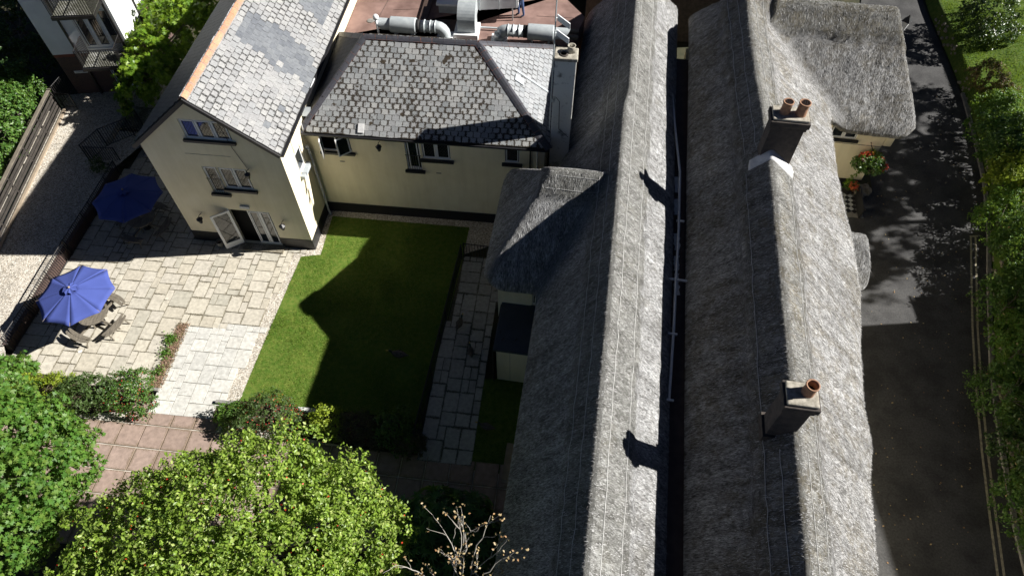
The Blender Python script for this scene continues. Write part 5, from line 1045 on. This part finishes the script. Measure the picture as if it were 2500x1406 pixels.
# ------------------------------------------------------------------ garden railing, gate, birds
fa, fbt = P(1128, 632), P(1016, 1082)
railing('garden_railing', 'black iron railing between lawn and side path', [fa, fa.lerp(fbt, .5), fbt], 1.0, step=.12)
railing('garden_gate', 'black iron gate across the pebbles beside the thatched wing', [P(1134, 628), P(1202, 636)], 1.0, cat='gate', step=.13)
def bird(c, rot, label, s=1.0):
    c = Vector(c); r = empty('duck', c, label, 'duck', 'ducks in the garden'); X, Y = dirv(rot), dirv(rot + 90); prof = [(-.36, .17, .01, .012), (-.26, .17, .055, .035), (-.12, .17, .12, .09), (.04, .17, .14, .115), (.16, .18, .11, .10), (.23, .23, .06, .07), (.26, .31, .045, .05), (.30, .36, .05, .048), (.35, .355, .03, .03), (.43, .34, .026, .010), (.46, .335, .01, .004)]
    n = 12; mb = MB(); vs = []
    for x, z, w_, h in prof:
        for k in range(n): t = 2 * math.pi * k / n; vs.append(c + X * (x * s) + Y * (w_ * s * math.cos(t)) + UPZ * ((z + h * math.sin(t)) * s))
    m_ = len(prof); mb.add(vs, [(i * n + k, i * n + (k + 1) % n, (i + 1) * n + (k + 1) % n, (i + 1) * n + k) for i in range(m_ - 1) for k in range(n)] + [tuple(range(n))[::-1], tuple(range((m_ - 1) * n, m_ * n))]); o = mb.build('body', 'bird', r, True)
    o.data.materials.append(MT['birdhead']); o.data.materials.append(MT['beak'])
    for f in o.data.polygons:
        i = min(f.vertices) // n; f.material_index = 2 if i >= 8 else (1 if i >= 5 else 0)
    for sg in (-1, 1):
        MB().tube([c + Y * (.05 * sg * s) + UPZ * .08 * s, c + Y * (.055 * sg * s)], .012 * s, 5).build('leg', 'beak', r)
        mb = MB(); mb.add([c + X * a * s + Y * (b * sg * s) + UPZ * z * s for a, b, z in ((.15, .11, .2), (.0, .150, .24), (-.3, .05, .2), (-.05, .135, .12))], [(0, 1, 2), (0, 2, 3)]); mb.build('wing', 'bird', r)
bird(P(975, 870, .02), 172, 'dark duck resting on the shaded lawn', 1.15); bird(P(1122, 795, .03), 70, 'dark duck standing on the side path next to the railing', 1.0); bird(P(1150, 862, .03), 100, 'small duck on the side path beside the shed', .85); bird(P(1188, 1045, .02), 165, 'duck on the dark grass verge under the thatch eave', 1.0)
# ------------------------------------------------------------------ road, bank, road side
kpx = [(2215, -130), (2240, -40), (2262, 30), (2313, 150), (2345, 230), (2375, 340), (2398, 450), (2408, 560), (2408, 700), (2414, 900), (2436, 1080), (2474, 1300), (2500, 1406), (2540, 1560)]
ke = [P(x, y) for x, y in kpx]
road_poly = [T(9.0, -6, 0), T(9.0, 25.9, 0), T(14.2, 25.9, 0), T(14.2, 34, 0), P(2120, -140, 0)] + ke + [P(2480, 1900, 0)]
road = sheet('road', road_poly, .0, 'road')
kb = MB()
for a, b in zip(ke[4:-1], ke[5:]):
    d = b - a; L = d.length; d.normalize(); n = Vector((-d.y, d.x, 0)) if True else None; kb.frame(a, d, n, UPZ, 0, L - .01, .0, .16, -.02, .12)
o = kb.build('kerb', 'kerb'); o['kind'] = 'structure'
ypx = [(2370, 577), (2372, 690), (2374, 800), (2383, 950), (2397, 1100), (2415, 1250), (2436, 1406), (2462, 1560)]
for off, nm in ((0, 'outer'), (.22, 'inner')):
    mb = MB(); pts = [P(x, y) + Vector((off, 0, 0)) for x, y in ypx]
    for a, b in zip(pts[:-1], pts[1:]): mb.add([(a.x - .045, a.y, .006), (a.x + .045, a.y, .006), (b.x + .045, b.y, .006), (b.x - .045, b.y, .006)], [(0, 3, 2, 1)])
    o = mb.build('yellow_line', 'yellow'); o['kind'] = 'structure'
p_ = P(2370, 577); mb = MB(); mb.add([(p_.x - .05, p_.y - .045, .009), (p_.x + .32, p_.y - .045, .009), (p_.x + .32, p_.y + .045, .009), (p_.x - .05, p_.y + .045, .009)], [(0, 1, 2, 3)]); mb.build('yellow_line', 'yellow')['kind'] = 'structure'
# bank rising from the kerb: a short rubble face, then rough grass
kx = np.array([p.x for p in ke]); ky = np.array([p.y for p in ke]); od = np.argsort(ky); kx, ky = kx[od], ky[od]
def bankz(x, y):
    d = np.asarray(x) - np.interp(y, ky, kx) - .16; return .62 * sstep(0, .35, d) + .10 * np.clip(d - .3, 0, 30) + .12 * fbm(np.asarray(x) * .7, np.asarray(y) * .7, 5, 3) * sstep(.2, 1.2, d)
ds = np.r_[np.linspace(0, .5, 6), np.linspace(.7, 6, 22), np.linspace(7, 40, 12)]; ys = np.linspace(-25, 60, 240); Y2, D2 = np.meshgrid(ys, ds, indexing='ij'); X2 = np.interp(Y2, ky, kx) + .16 + D2
nv = np.arange(Y2.size).reshape(Y2.shape); Fb = np.stack([nv[:-1, :-1], nv[:-1, 1:], nv[1:, 1:], nv[1:, :-1]], -1).reshape(-1, 4); bz = bankz(X2, Y2); bz[:, 0] = -.1
bank = link('grass_bank', np_mesh('grass_bank', np.stack([X2, Y2, bz], -1).reshape(-1, 3), Fb, None, True), MT['lawn2'], None, kind='structure')
gpoly = [P(2270, -20), P(2520, -40), P(2560, 420), P(2440, 420), P(2390, 330), P(2340, 190)]
blades('grass', [(p.x, p.y) for p in gpoly], 420, 0, .11, bank, zf=bankz, wid=.016)
rf = MB()                                                              # stones showing in the face of the bank
for k in range(150):
    y = random.uniform(6, 38); x = float(np.interp(y, ky, kx)) + .16 + random.uniform(.02, .28); z = float(bankz(x, y)); s_ = random.uniform(.07, .16)
    rf.lathe((x, y, z - .05), [(s_ * .8, 0), (s_, s_ * .4), (s_ * .6, s_ * .8)], 6, (dirv(random.uniform(0, 60)), dirv(random.uniform(80, 120)), UPZ))
rf.build('bank_stones', 'rubble', bank, kind='stuff')
# fallen leaves on road and paths
xy = []; 
while len(xy) < 240:
    x, y = random.uniform(2110, 2400), random.uniform(200, 1400); xy.append(P(x, y, .012))
V, F = leaves(np.array(xy), np.tile([0, 0, 1.], (len(xy), 1)), RNG.uniform(.04, .10, len(xy)), 'leaf', .25); tag(link('fallen_leaves', np_mesh('fallen_leaves', V, F), LV['dry'], None, kind='stuff'), 'pale dry leaves scattered over the dark road', 'leaves')
# street lamp beyond the cross wing
sl = P(2209, 62, 3.4); lb = Vector((sl.x, sl.y, 0)); sp_ = empty('street_lamp', lb, 'black lantern street lamp beside the road behind the thatched wing', 'street lamp')
MB().lathe(lb, [(.13, 0), (.12, .3), (.06, .4), (.045, 3.15)], 12).build('post', 'rail', sp_, True); MB().lathe(lb + UPZ * 3.15, [(.12, 0), (.26, .5)], 4, cap=False).build('lantern_glass', 'white', sp_); MB().lathe(lb + UPZ * 3.65, [(.30, 0), (.10, .22), (.03, .34)], 4).build('lantern_roof', 'rail', sp_); MB().lathe(lb + UPZ * 3.1, [(.14, 0), (.15, .05)], 8).build('lantern_collar', 'rail', sp_)
# hanging basket, pot, rubble stub, tiled doorstep
hb = P(2122, 402, 2.15); hbr = empty('hanging_basket', hb, 'big basket of red orange and white flowers on the cream wall corner', 'hanging basket')
def blob(parent, nm, c, r, n, size, mat, shape='leaf', sh=.4):
    p, q = lobes(n, [(tuple(c), r)], sh, rough=.25, seed=int(c[0] * 7) % 50); V, F = leaves(p, q, size * RNG.uniform(.7, 1.25, len(p)), shape, .7); link(nm, np_mesh(nm, V, F), LV[mat], parent, kind='stuff')
MB().lathe(hb - UPZ * .35, [(.1, 0), (.3, .12), (.36, .3)], 14).build('basket', 'wood_dark', hbr, True); MB().tube([hb + UPZ * .0, hb + UPZ * .75 + Vector((-.1, .25, 0)), hb + UPZ * .8 + Vector((-.05, .72, 0))], .02, 5).build('bracket', 'rail', hbr)
blob(hbr, 'foliage', hb, (.72, .5, .5), 1900, .12, 'hedge'); blob(hbr, 'foliage', hb + Vector((.2, .25, .25)), (.35, .3, .25), 500, .11, 'vine')
for dx, dy, dz, m_, k in ((-.3, .2, .3, 'red', 150), (.42, .1, .12, 'orange', 170), (.5, -.12, .02, 'red', 90), (.1, -.05, .28, 'white', 90), (-.2, -.05, .25, 'white', 60), (-.05, .15, .35, 'red', 40), (.0, -.3, -.05, 'purple', 160)): blob(hbr, 'blossom', hb + Vector((dx, dy, dz)), (.25, .2, .2), int(k * 1.5), .10, m_, 'round', .3)
V, F = leaves(np.array([hb + Vector((-.25 - .5 * t, -.1 - .1 * t, -.1 - 1.0 * t)) for t in np.linspace(0, 1, 90)]) + RNG.normal(0, .05, (90, 3)), np.tile([0, -1., .3], (90, 1)), .10, 'leaf', .7); link('trailing_stem', np_mesh('trailing_stem', V, F), LV['vine'], hbr, kind='stuff')
fp = P(2068, 470, .05); fpr = empty('flower_pot', fp, 'small pot of pink flowers beside the chequered doorstep', 'flower pot'); MB().lathe(fp, [(.16, 0), (.24, .34), (.26, .36), (.22, .36), (.2, .3)], 14).build('pot', 'rail', fpr, True); blob(fpr, 'foliage', fp + UPZ * .5, (.34, .32, .25), 350, .1, 'hedge'); blob(fpr, 'blossom', fp + UPZ * .55 + Vector((.05, -.1, 0)), (.26, .22, .2), 130, .09, 'orange', 'round')
ds_ = sheet('doorstep', [P(2050, 474), P(2092, 474), P(2108, 534), P(2060, 530)], .02, 'kerb'); tb = MB().box(-.098, .098, -.098, .098, 0, .02); tm = {}
for m_ in ('tile_black', 'tile_white'): me = tb.mesh('floor_tile'); me.materials.append(MT[m_]); tm[m_] = me
to = P(2056, 512, .026); TX, TY = dirv(33), dirv(123)
for i in range(-1, 9):
    for j in range(-6, 7):
        q = to + TX * (i * .2) + TY * (j * .2); lu, lv = (q - to).dot(TU), (q - to).dot(TV)
        if -.1 < lu < .68 and -.05 < lv < 1.0:
            o = bpy.data.objects.new('floor_tile', tm['tile_white' if (i + j) % 2 else 'tile_black']); COL.objects.link(o); o.location = q; o.rotation_euler.z = R(33); setp(o, ds_)
bx_ = P(2096, 530, 0); tag(MB().frame(bx_, TU, TV, UPZ, -.04, .04, -.1, 1.4, 0, .7).build('low_step_wall', 'black', None, bevel=.02), 'low black rendered wall beside the chequered doorstep', 'wall')
rs = P(2092, 478, 0); st_ = empty('rubble_stub', rs, 'stump of rough stone wall at the foot of the flower basket', 'wall'); 
for k in range(9): s_ = random.uniform(.16, .3); MB().lathe(rs + TU * random.uniform(-.1, .75) + TV * random.uniform(-.15, .35) + UPZ * (.12 * (k % 3)), [(s_ * .7, 0), (s_, s_ * .35), (s_ * .85, s_ * .75), (s_ * .3, s_ * .95)], 7, (dirv(random.uniform(0, 50)), dirv(random.uniform(90, 120)), UPZ)).build('stone', 'rubble', st_)
# hedge and shrubs on the bank
def bush(name, label, px, z, lob, n, size, mat, shape='leaf', cat='shrub', **k):
    c = P(px[0], px[1], z); b = Vector((c.x, c.y, max(0.0, float(bankz(c.x, c.y))) if c.x > 18 else k.pop('z0', 0.0))); dz = z - b.z
    k.pop('z0', None); return plant(name, label, cat, b, [((a[0], a[1], a[2] + dz), r) for a, r in lob], n, size, mat, shape, zmin=b.z + .02, **k)
GR = 'shrubs on the grass bank'
bush('evergreen_shrub', 'large dark rounded evergreen shrub on the bright grass bank', (2405, 45), 1.7, [((0, 0, 0), (1.6, 1.4, 1.1)), ((.9, .8, .1), (1.2, 1.2, .9)), ((-.5, -.9, -.3), (1.0, .9, .8)), ((.6, -.8, -.5), (1.1, .9, .7))], 9000, .13, 'hedged', group=GR, seed=1)
bush('russet_shrub', 'russet red leaved shrub on the bank', (2412, 190), 1.4, [((0, 0, 0), (1.0, .9, .75)), ((.5, -.7, -.3), (.9, .8, .6))], 5000, .10, 'rust', group=GR, seed=2)
bush('laurel_shrub', 'glossy bright green laurel on the bank below the russet shrub', (2475, 350), 1.6, [((0, 0, 0), (1.3, 1.5, .9)), ((-.6, 1.2, -.3), (1.0, 1.0, .7)), ((.5, -1.4, 0), (1.1, 1.1, .8))], 6500, .17, 'hedge', group=GR, seed=3)
bush('low_shrub', 'low mixed shrub between russet shrub and laurel', (2425, 270), 1.0, [((0, 0, 0), (.9, 1.1, .6)), ((.7, .5, .1), (.9, .9, .6))], 4000, .11, 'maple', group=GR, seed=4)
bush('laurel_shrub', 'pale tipped laurel growing over the rubble face of the bank', (2460, 440), 1.5, [((0, 0, 0), (.9, .9, .75)), ((.8, .2, .3), (1.0, 1.0, .8))], 4200, .17, 'lime', group=GR, seed=5)
for i, (x, y, z, lab, mt, sz) in enumerate(((2425, 530, 1.2, 'clipped green hedge shrub opposite the chequered doorstep', 'maple', .11), (2480, 600, 1.8, 'tall dark hedge shrub above the yellow line end', 'hedge', .13), (2445, 735, 1.3, 'dense green hedge shrub above the kerb opposite the porch hood', 'hedge', .12), (2470, 850, 1.5, 'hedge shrub with a few yellow leaves above the yellow lines', 'maple', .11), (2440, 960, 1.2, 'hedge shrub overhanging the double yellow lines', 'hedge', .10), (2495, 1110, 1.4, 'dark hedge shrub on the shaded part of the bank', 'hedged', .11), (2500, 1250, 1.3, 'low shaded hedge shrub where the yellow lines bend', 'hedge', .10))):
    bush('hedge_shrub', lab, (x + 26, y), z, [((0, 0, 0), (.85, 1.25, .85)), ((.8, .7, .2), (.9, 1.1, .8)), ((.6, -.9, -.1), (.8, 1.0, .75)), ((-.1, .2, -.7), (.7, 1.2, .5))], 7500, sz, mt, group=GR, seed=10 + i, extra=[('yellow_leaves', 'dry', 40, .1, 'leaf')])
# things to the right of the view that shade the road: a house and loose-crowned trees
nh = empty('roadside_house', (30, 5, 0), 'gabled house across the road beyond the hedge', 'house'); HX, HY = dirv(0), dirv(90); hy1 = P(2290, 731).y + .75; hy0 = P(2170, 795).y + .85
MB().frame(Vector(), HX, HY, UPZ, 26.6, 33, -14, hy1, 0, 6.2).build('wall', 'cream', nh); mb = MB(); plane_under(mb, [(26.3, -14.3, 6.15), (26.3, hy1 + .05, 6.15), (29.8, hy1 + .05, 8.6), (29.8, -14.3, 8.6)]); plane_under(mb, [(33.3, -14.3, 6.15), (29.8, -14.3, 8.6), (29.8, hy1 + .05, 8.6), (33.3, hy1 + .05, 6.15)]); o = mb.build('roof', 'slate_dark_shade', nh); uvbox(o.data)
mb = MB(); mb.add([(26.6, hy1, 6.2), (33, hy1, 6.2), (29.8, hy1, 8.45)], [(0, 1, 2)]); mb.build('gable', 'cream', nh)
MB().frame(Vector(), HX, HY, UPZ, 27.2, 34, -14, hy0, 0, 9.6).build('tall_wall', 'cream', nh); mb = MB(); plane_under(mb, [(26.9, -14.3, 9.5), (26.9, hy0 + .2, 9.5), (30.6, hy0 + .2, 12.2), (30.6, -14.3, 12.2)]); plane_under(mb, [(34.3, -14.3, 9.5), (30.6, -14.3, 12.2), (30.6, hy0 + .2, 12.2), (34.3, hy0 + .2, 9.5)]); o = mb.build('tall_roof', 'slate_dark_shade', nh); uvbox(o.data)
def shade_tree(name, label, gx, gy, z, r, n, seed, leaf='maple', size=.22):
    b = Vector((gx + z / math.tan(R(SUN_EL)) * math.cos(R(SUN_AZ)), gy + z / math.tan(R(SUN_EL)) * math.sin(R(SUN_AZ)), 0)); b.z = float(bankz(b.x, b.y)) - .1
    plant(name, label, 'tree', b, [((0, 0, z), (r * .7, r, r * .6)), ((.4 * r, .6 * r, z - .2), (r * .6, r * .6, r * .45)), ((-.3 * r, -.65 * r, z + .1), (r * .6, r * .55, r * .4))], n, size, leaf, trunk_r=.16, trunk_h=z - r * .5, group='trees across the road', seed=seed, shell=.8)
shade_tree('roadside_tree', 'small round tree across the road beyond the bank lawn', *P(2235, 117)[:2], 8.5, 1.5, 4200, 3)
shade_tree('roadside_tree', 'spreading tree across the road opposite the cross wing', *P(2225, 335)[:2], 10, 4.0, 21000, 4)
shade_tree('roadside_tree', 'spreading tree across the road opposite the porch hood', *P(2165, 545)[:2], 11, 3.0, 17000, 6)
shade_tree('roadside_tree', 'tall tree behind the roadside house gable', *P(2190, 645)[:2], 13, 2.2, 1700, 8)
# ------------------------------------------------------------------ garden plants
def gplant(name, label, px, z, lob, n, size, mat, z0=0.0, **k):
    c = P(px[0], px[1], z); b = Vector((c.x, c.y, z0)); return plant(name, label, k.pop('cat', 'shrub'), b, [((a[0], a[1], a[2] + z - z0), r) for a, r in lob], n, size, mat, zmin=k.pop('zm', z0 + .02), **k)
# the big yellow green tree in front
def at(px, z, ref): p = P(px[0], px[1], z); return (p.x - ref.x, p.y - ref.y, z)
tb_ = P(600, 1330, 4.3); tb_.z = 0
TL = [((585, 1290), 4.2, (2.9, 2.3, 1.9)), ((650, 1150), 4.6, (1.5, 1.2, 1.2)), ((480, 1210), 4.4, (1.5, 1.3, 1.2)), ((330, 1300), 4.0, (1.6, 1.4, 1.2)), ((800, 1230), 4.5, (1.4, 1.3, 1.2)), ((880, 1330), 4.2, (1.3, 1.4, 1.1)), ((250, 1390), 3.6, (1.2, 1.3, 1.0)), ((450, 1400), 4.6, (1.8, 1.5, 1.3)), ((700, 1380), 4.9, (1.8, 1.5, 1.3)), ((610, 1500), 4.5, (3.2, 1.8, 1.8)), ((520, 1270), 4.9, (1.5, 1.3, 1.1)), ((640, 1260), 5.0, (1.5, 1.3, 1.1)), ((400, 1330), 4.6, (1.3, 1.2, 1.0)), ((760, 1310), 5.0, (1.3, 1.2, 1.0))]
plant('berry_tree', 'large yellow green tree with red berries in front of the courtyard', 'tree', tb_, [(at(p, z, tb_), r) for p, z, r in TL], 95000, .12, 'tree', trunk_r=.18, trunk_h=2.6, shell=.5, rough=.28, seed=3, clump=(.24, 24), gap=-.7, extra=[('berries', 'berry', 600, .055, 'round')], tilt=.75)
mbr = P(-60, 1200, 4); mbr.z = 0
ML = [((10, 930), 3.0, (.9, .8, .7)), ((-40, 1060), 4.0, (1.9, 1.7, 1.2)), ((60, 1060), 3.7, (1.2, 1.0, .7)), ((120, 1110), 3.6, (1.1, .9, .6)), ((180, 1075), 3.3, (.6, .5, .35)), ((175, 1150), 3.4, (.7, .6, .45)), ((50, 1190), 3.9, (1.5, 1.2, .9)), ((-20, 1310), 3.6, (1.5, 1.3, 1.0)), ((140, 1215), 3.1, (.8, .6, .45)), ((60, 1300), 3.0, (.8, .8, .6))]
plant('maple_tree', 'bright green maple tree overhanging the edge of the courtyard', 'tree', mbr, [(at(p, z, mbr), r) for p, z, r in ML], 24000, .15, 'maple', 'maple', trunk_r=.15, trunk_h=2.4, shell=.5, rough=.3, seed=8, tilt=.55)
fz_ = 'shrubs along the garden edge'
gplant('lime_shrub', 'lime yellow leaved shrub at the corner of the patio', (95, 962), .55, [((0, 0, 0), (1.1, .7, .5)), ((-.8, .2, 0), (.8, .6, .45)), ((.5, .4, -.1), (.7, .5, .4))], 9000, .075, 'lime', group=fz_, seed=2)
gplant('green_shrub', 'dull green twiggy shrub between lime shrub and red fuchsia', (205, 962), .75, [((0, 0, 0), (.95, .75, .7)), ((.5, .2, .1), (.7, .6, .6))], 5600, .085, 'fuch', group=fz_, seed=3)
gplant('fuchsia_shrub', 'red flowering fuchsia beside the pale path', (312, 960), .65, [((0, 0, 0), (.8, .8, .6)), ((.5, -.4, -.2), (.6, .5, .4)), ((.2, .5, .1), (.6, .5, .45))], 5200, .08, 'hedge', group=fz_, seed=4, extra=[('flowers', 'red', 420, .07, 'narrow')])
gplant('fuchsia_shrub', 'red flowering fuchsia at the foot of the lawn', (655, 1010), .75, [((0, 0, 0), (1.1, .8, .65)), ((-.9, -.2, -.2), (.7, .5, .45)), ((.6, -.3, -.1), (.7, .6, .5))], 7000, .08, 'fuch', group=fz_, seed=5, extra=[('flowers', 'red', 420, .07, 'narrow')])
gplant('green_shrub', 'low bright green shrub spreading from the kerb at the path corner', (565, 1012), .4, [((0, 0, 0), (.65, .45, .35))], 2200, .08, 'maple', group=fz_, seed=6)
gplant('yellow_shrub', 'yellow leaved upright shrub half in shadow below the lawn', (795, 1025), .7, [((0, 0, 0), (.55, .5, .6)), ((.3, -.3, -.1), (.5, .4, .45))], 2600, .10, 'lime', group=fz_, seed=7)
gplant('purple_shrub', 'shaded purple leaved shrub below the lawn', (868, 1045), .6, [((0, 0, 0), (.7, .6, .5)), ((.5, -.3, -.1), (.5, .5, .4))], 3000, .09, 'purple', group=fz_, seed=8)
gplant('green_shrub', 'shaded green shrub with long leaves beside the garden railing', (960, 1040), .7, [((0, 0, 0), (.7, .6, .6)), ((.5, -.4, -.2), (.5, .5, .4))], 3000, .12, 'hedge', group=fz_, seed=9)
gplant('purple_shrub', 'dark purple shrub at the end of the garden railing', (1000, 1085), .5, [((0, 0, 0), (.55, .5, .45))], 2000, .09, 'purple', group=fz_, seed=10)
sheet('flower_bed', [P(60, 1015), P(30, 905), P(355, 945), P(362, 1003)], .0, 'soil'); sheet('flower_bed', [P(522, 1020), P(530, 985), P(590, 980), P(1030, 1028), P(1018, 1105), P(700, 1062)], .015, 'soil')
gplant('fatsia_shrub', 'glossy dark palmate leaved shrub in deep shade by the courtyard', (1085, 1270), 1.6, [((0, 0, 0), (1.5, 1.1, .9)), ((-.9, -.6, -.1), (1.2, 1.0, .8)), ((.9, -.7, -.1), (1.2, 1.0, .8)), ((0, -1.6, -.2), (1.8, 1.0, .9))], 1500, .40, 'fatsia', shape='palm', seed=4, tilt=.4, clump=None)
# bare silver branches catching the sun
bb_ = P(1130, 1500, 3); bb_.z = 0; bt = empty('bare_tree', bb_, 'nearly bare tree with silvery twigs in front of the thatch', 'tree'); mb = MB(); tipsx = []
def twig(p, q, r, lev):
    n = 5; pts = [p.lerp(q, i / n) + Vector((random.uniform(-1, 1), random.uniform(-1, 1), random.uniform(-.5, .5))) * (.04 * (q - p).length if 0 < i < n else 0) for i in range(n + 1)]
    mb.tube(pts, [r * (1 - .6 * i / n) for i in range(n + 1)], 5, False); tipsx.append(q)
    if lev:
        for k in range(4 if lev > 1 else 3):
            s_ = pts[random.randint(2, n)]; d = (q - p).normalized(); e = (d + Vector((random.uniform(-1, 1), random.uniform(-1, 1), random.uniform(-.3, .6))) * .9).normalized(); twig(s_, s_ + e * (q - p).length * random.uniform(.35, .55), r * .5, lev - 1)
mb.tube([bb_, bb_ + Vector((.05, .1, 2.2)), P(1130, 1480, 4.2)], [.11, .09, .07], 8)
for tpx, z in (((1135, 1300), 6.2), ((1160, 1345), 6.4), ((1100, 1370), 6.0), ((1030, 1400), 5.8), ((1180, 1400), 6.2)): twig(P(1130, 1480, 4.2), P(*tpx, z), .035, 2)
mb.build('branches', 'twig_pale', bt, True); tp_ = np.array([tuple(t) for t in tipsx]); tp_ = np.repeat(tp_, 3, 0) + RNG.normal(0, .06, (len(tp_) * 3, 3)); V, F = leaves(tp_, np.tile([0, 0, 1.], (len(tp_), 1)), .085, 'leaf', .8); link('leaves', np_mesh('leaves', V, F), LV['dry'], bt, kind='stuff')
tag(MB().frame(P(1232, 1180), TU, TV, UPZ, -.12, .12, 0, 1.4, 0, .5).build('timber_edging', 'wood_trim'), 'weathered timber edging under the thatch eave', 'edging')
# vine, hedge and trees at the left
vb = P(420, 160, 2.0); vb.z = DZ
VL = [((335, 190), 2.6, (1.0, .9, .9)), ((375, 130), 3.2, (1.1, 1.1, 1.0)), ((420, 85), 3.6, (1.2, 1.2, 1.1)), ((470, 40), 3.9, (1.3, 1.4, 1.1)), ((330, 235), 1.6, (.9, .7, .8)), ((400, 190), 2.2, (1.2, 1.2, 1.2)), ((510, -10), 4.2, (1.3, 1.4, 1.1)), ((480, 70), 3.2, (1.1, 1.2, 1.0)), ((445, 130), 2.6, (1.1, 1.2, 1.0)), ((390, 60), 3.0, (1.0, 1.0, .9)), ((430, 0), 3.6, (1.2, 1.2, 1.0))]
def at2(px, z, ref): p = P(px[0], px[1], z); return (p.x - ref.x, p.y - ref.y, z - ref.z)
plant('vine', 'bright green vine covering the gap between apartment block and gable house', 'vine', vb, [(at2(p, z, vb), r) for p, z, r in VL], 11000, .23, 'vine', 'maple', trunk_r=.07, trunk_h=1.6, seed=5, shell=.45)
hb0 = P(40, 300, 1.6); hb0.z = 0.1
HL = [((20, 215), 1.6, (1.3, 1.2, 1.0)), ((65, 225), 1.2, (.8, .8, .8)), ((0, 275), 1.6, (1.3, 1.2, 1.1)), ((45, 285), 1.2, (.75, .9, .8)), ((-25, 345), 1.5, (1.3, 1.3, 1.1)), ((15, 360), 1.1, (.6, .8, .7)), ((-80, 260), 2.2, (1.7, 1.7, 1.3)), ((-70, 440), 1.5, (1.2, 1.3, 1.0))]
plant('garden_hedge', 'sunlit green hedge behind the slatted timber fence', 'hedge', hb0, [(at2(p, z, hb0), r) for p, z, r in HL], 17000, .16, 'hedge', seed=6, shell=.35)
db = P(60, 60, 1.5); db.z = 0
plant('evergreen_tree', 'dark evergreen in the shadow beside the apartment block', 'tree', db, [(at2((30, 60), 2.5, db), (2.0, 2.4, 1.8)), (at2((80, 140), 1.6, db), (1.3, 1.3, 1.2)), (at2((-40, 150), 2.5, db), (2, 2, 1.6)), (at2((60, -60), 3, db), (2.2, 2.4, 2))], 12000, .17, 'hedged', trunk_r=.15, trunk_h=1.6, seed=7)
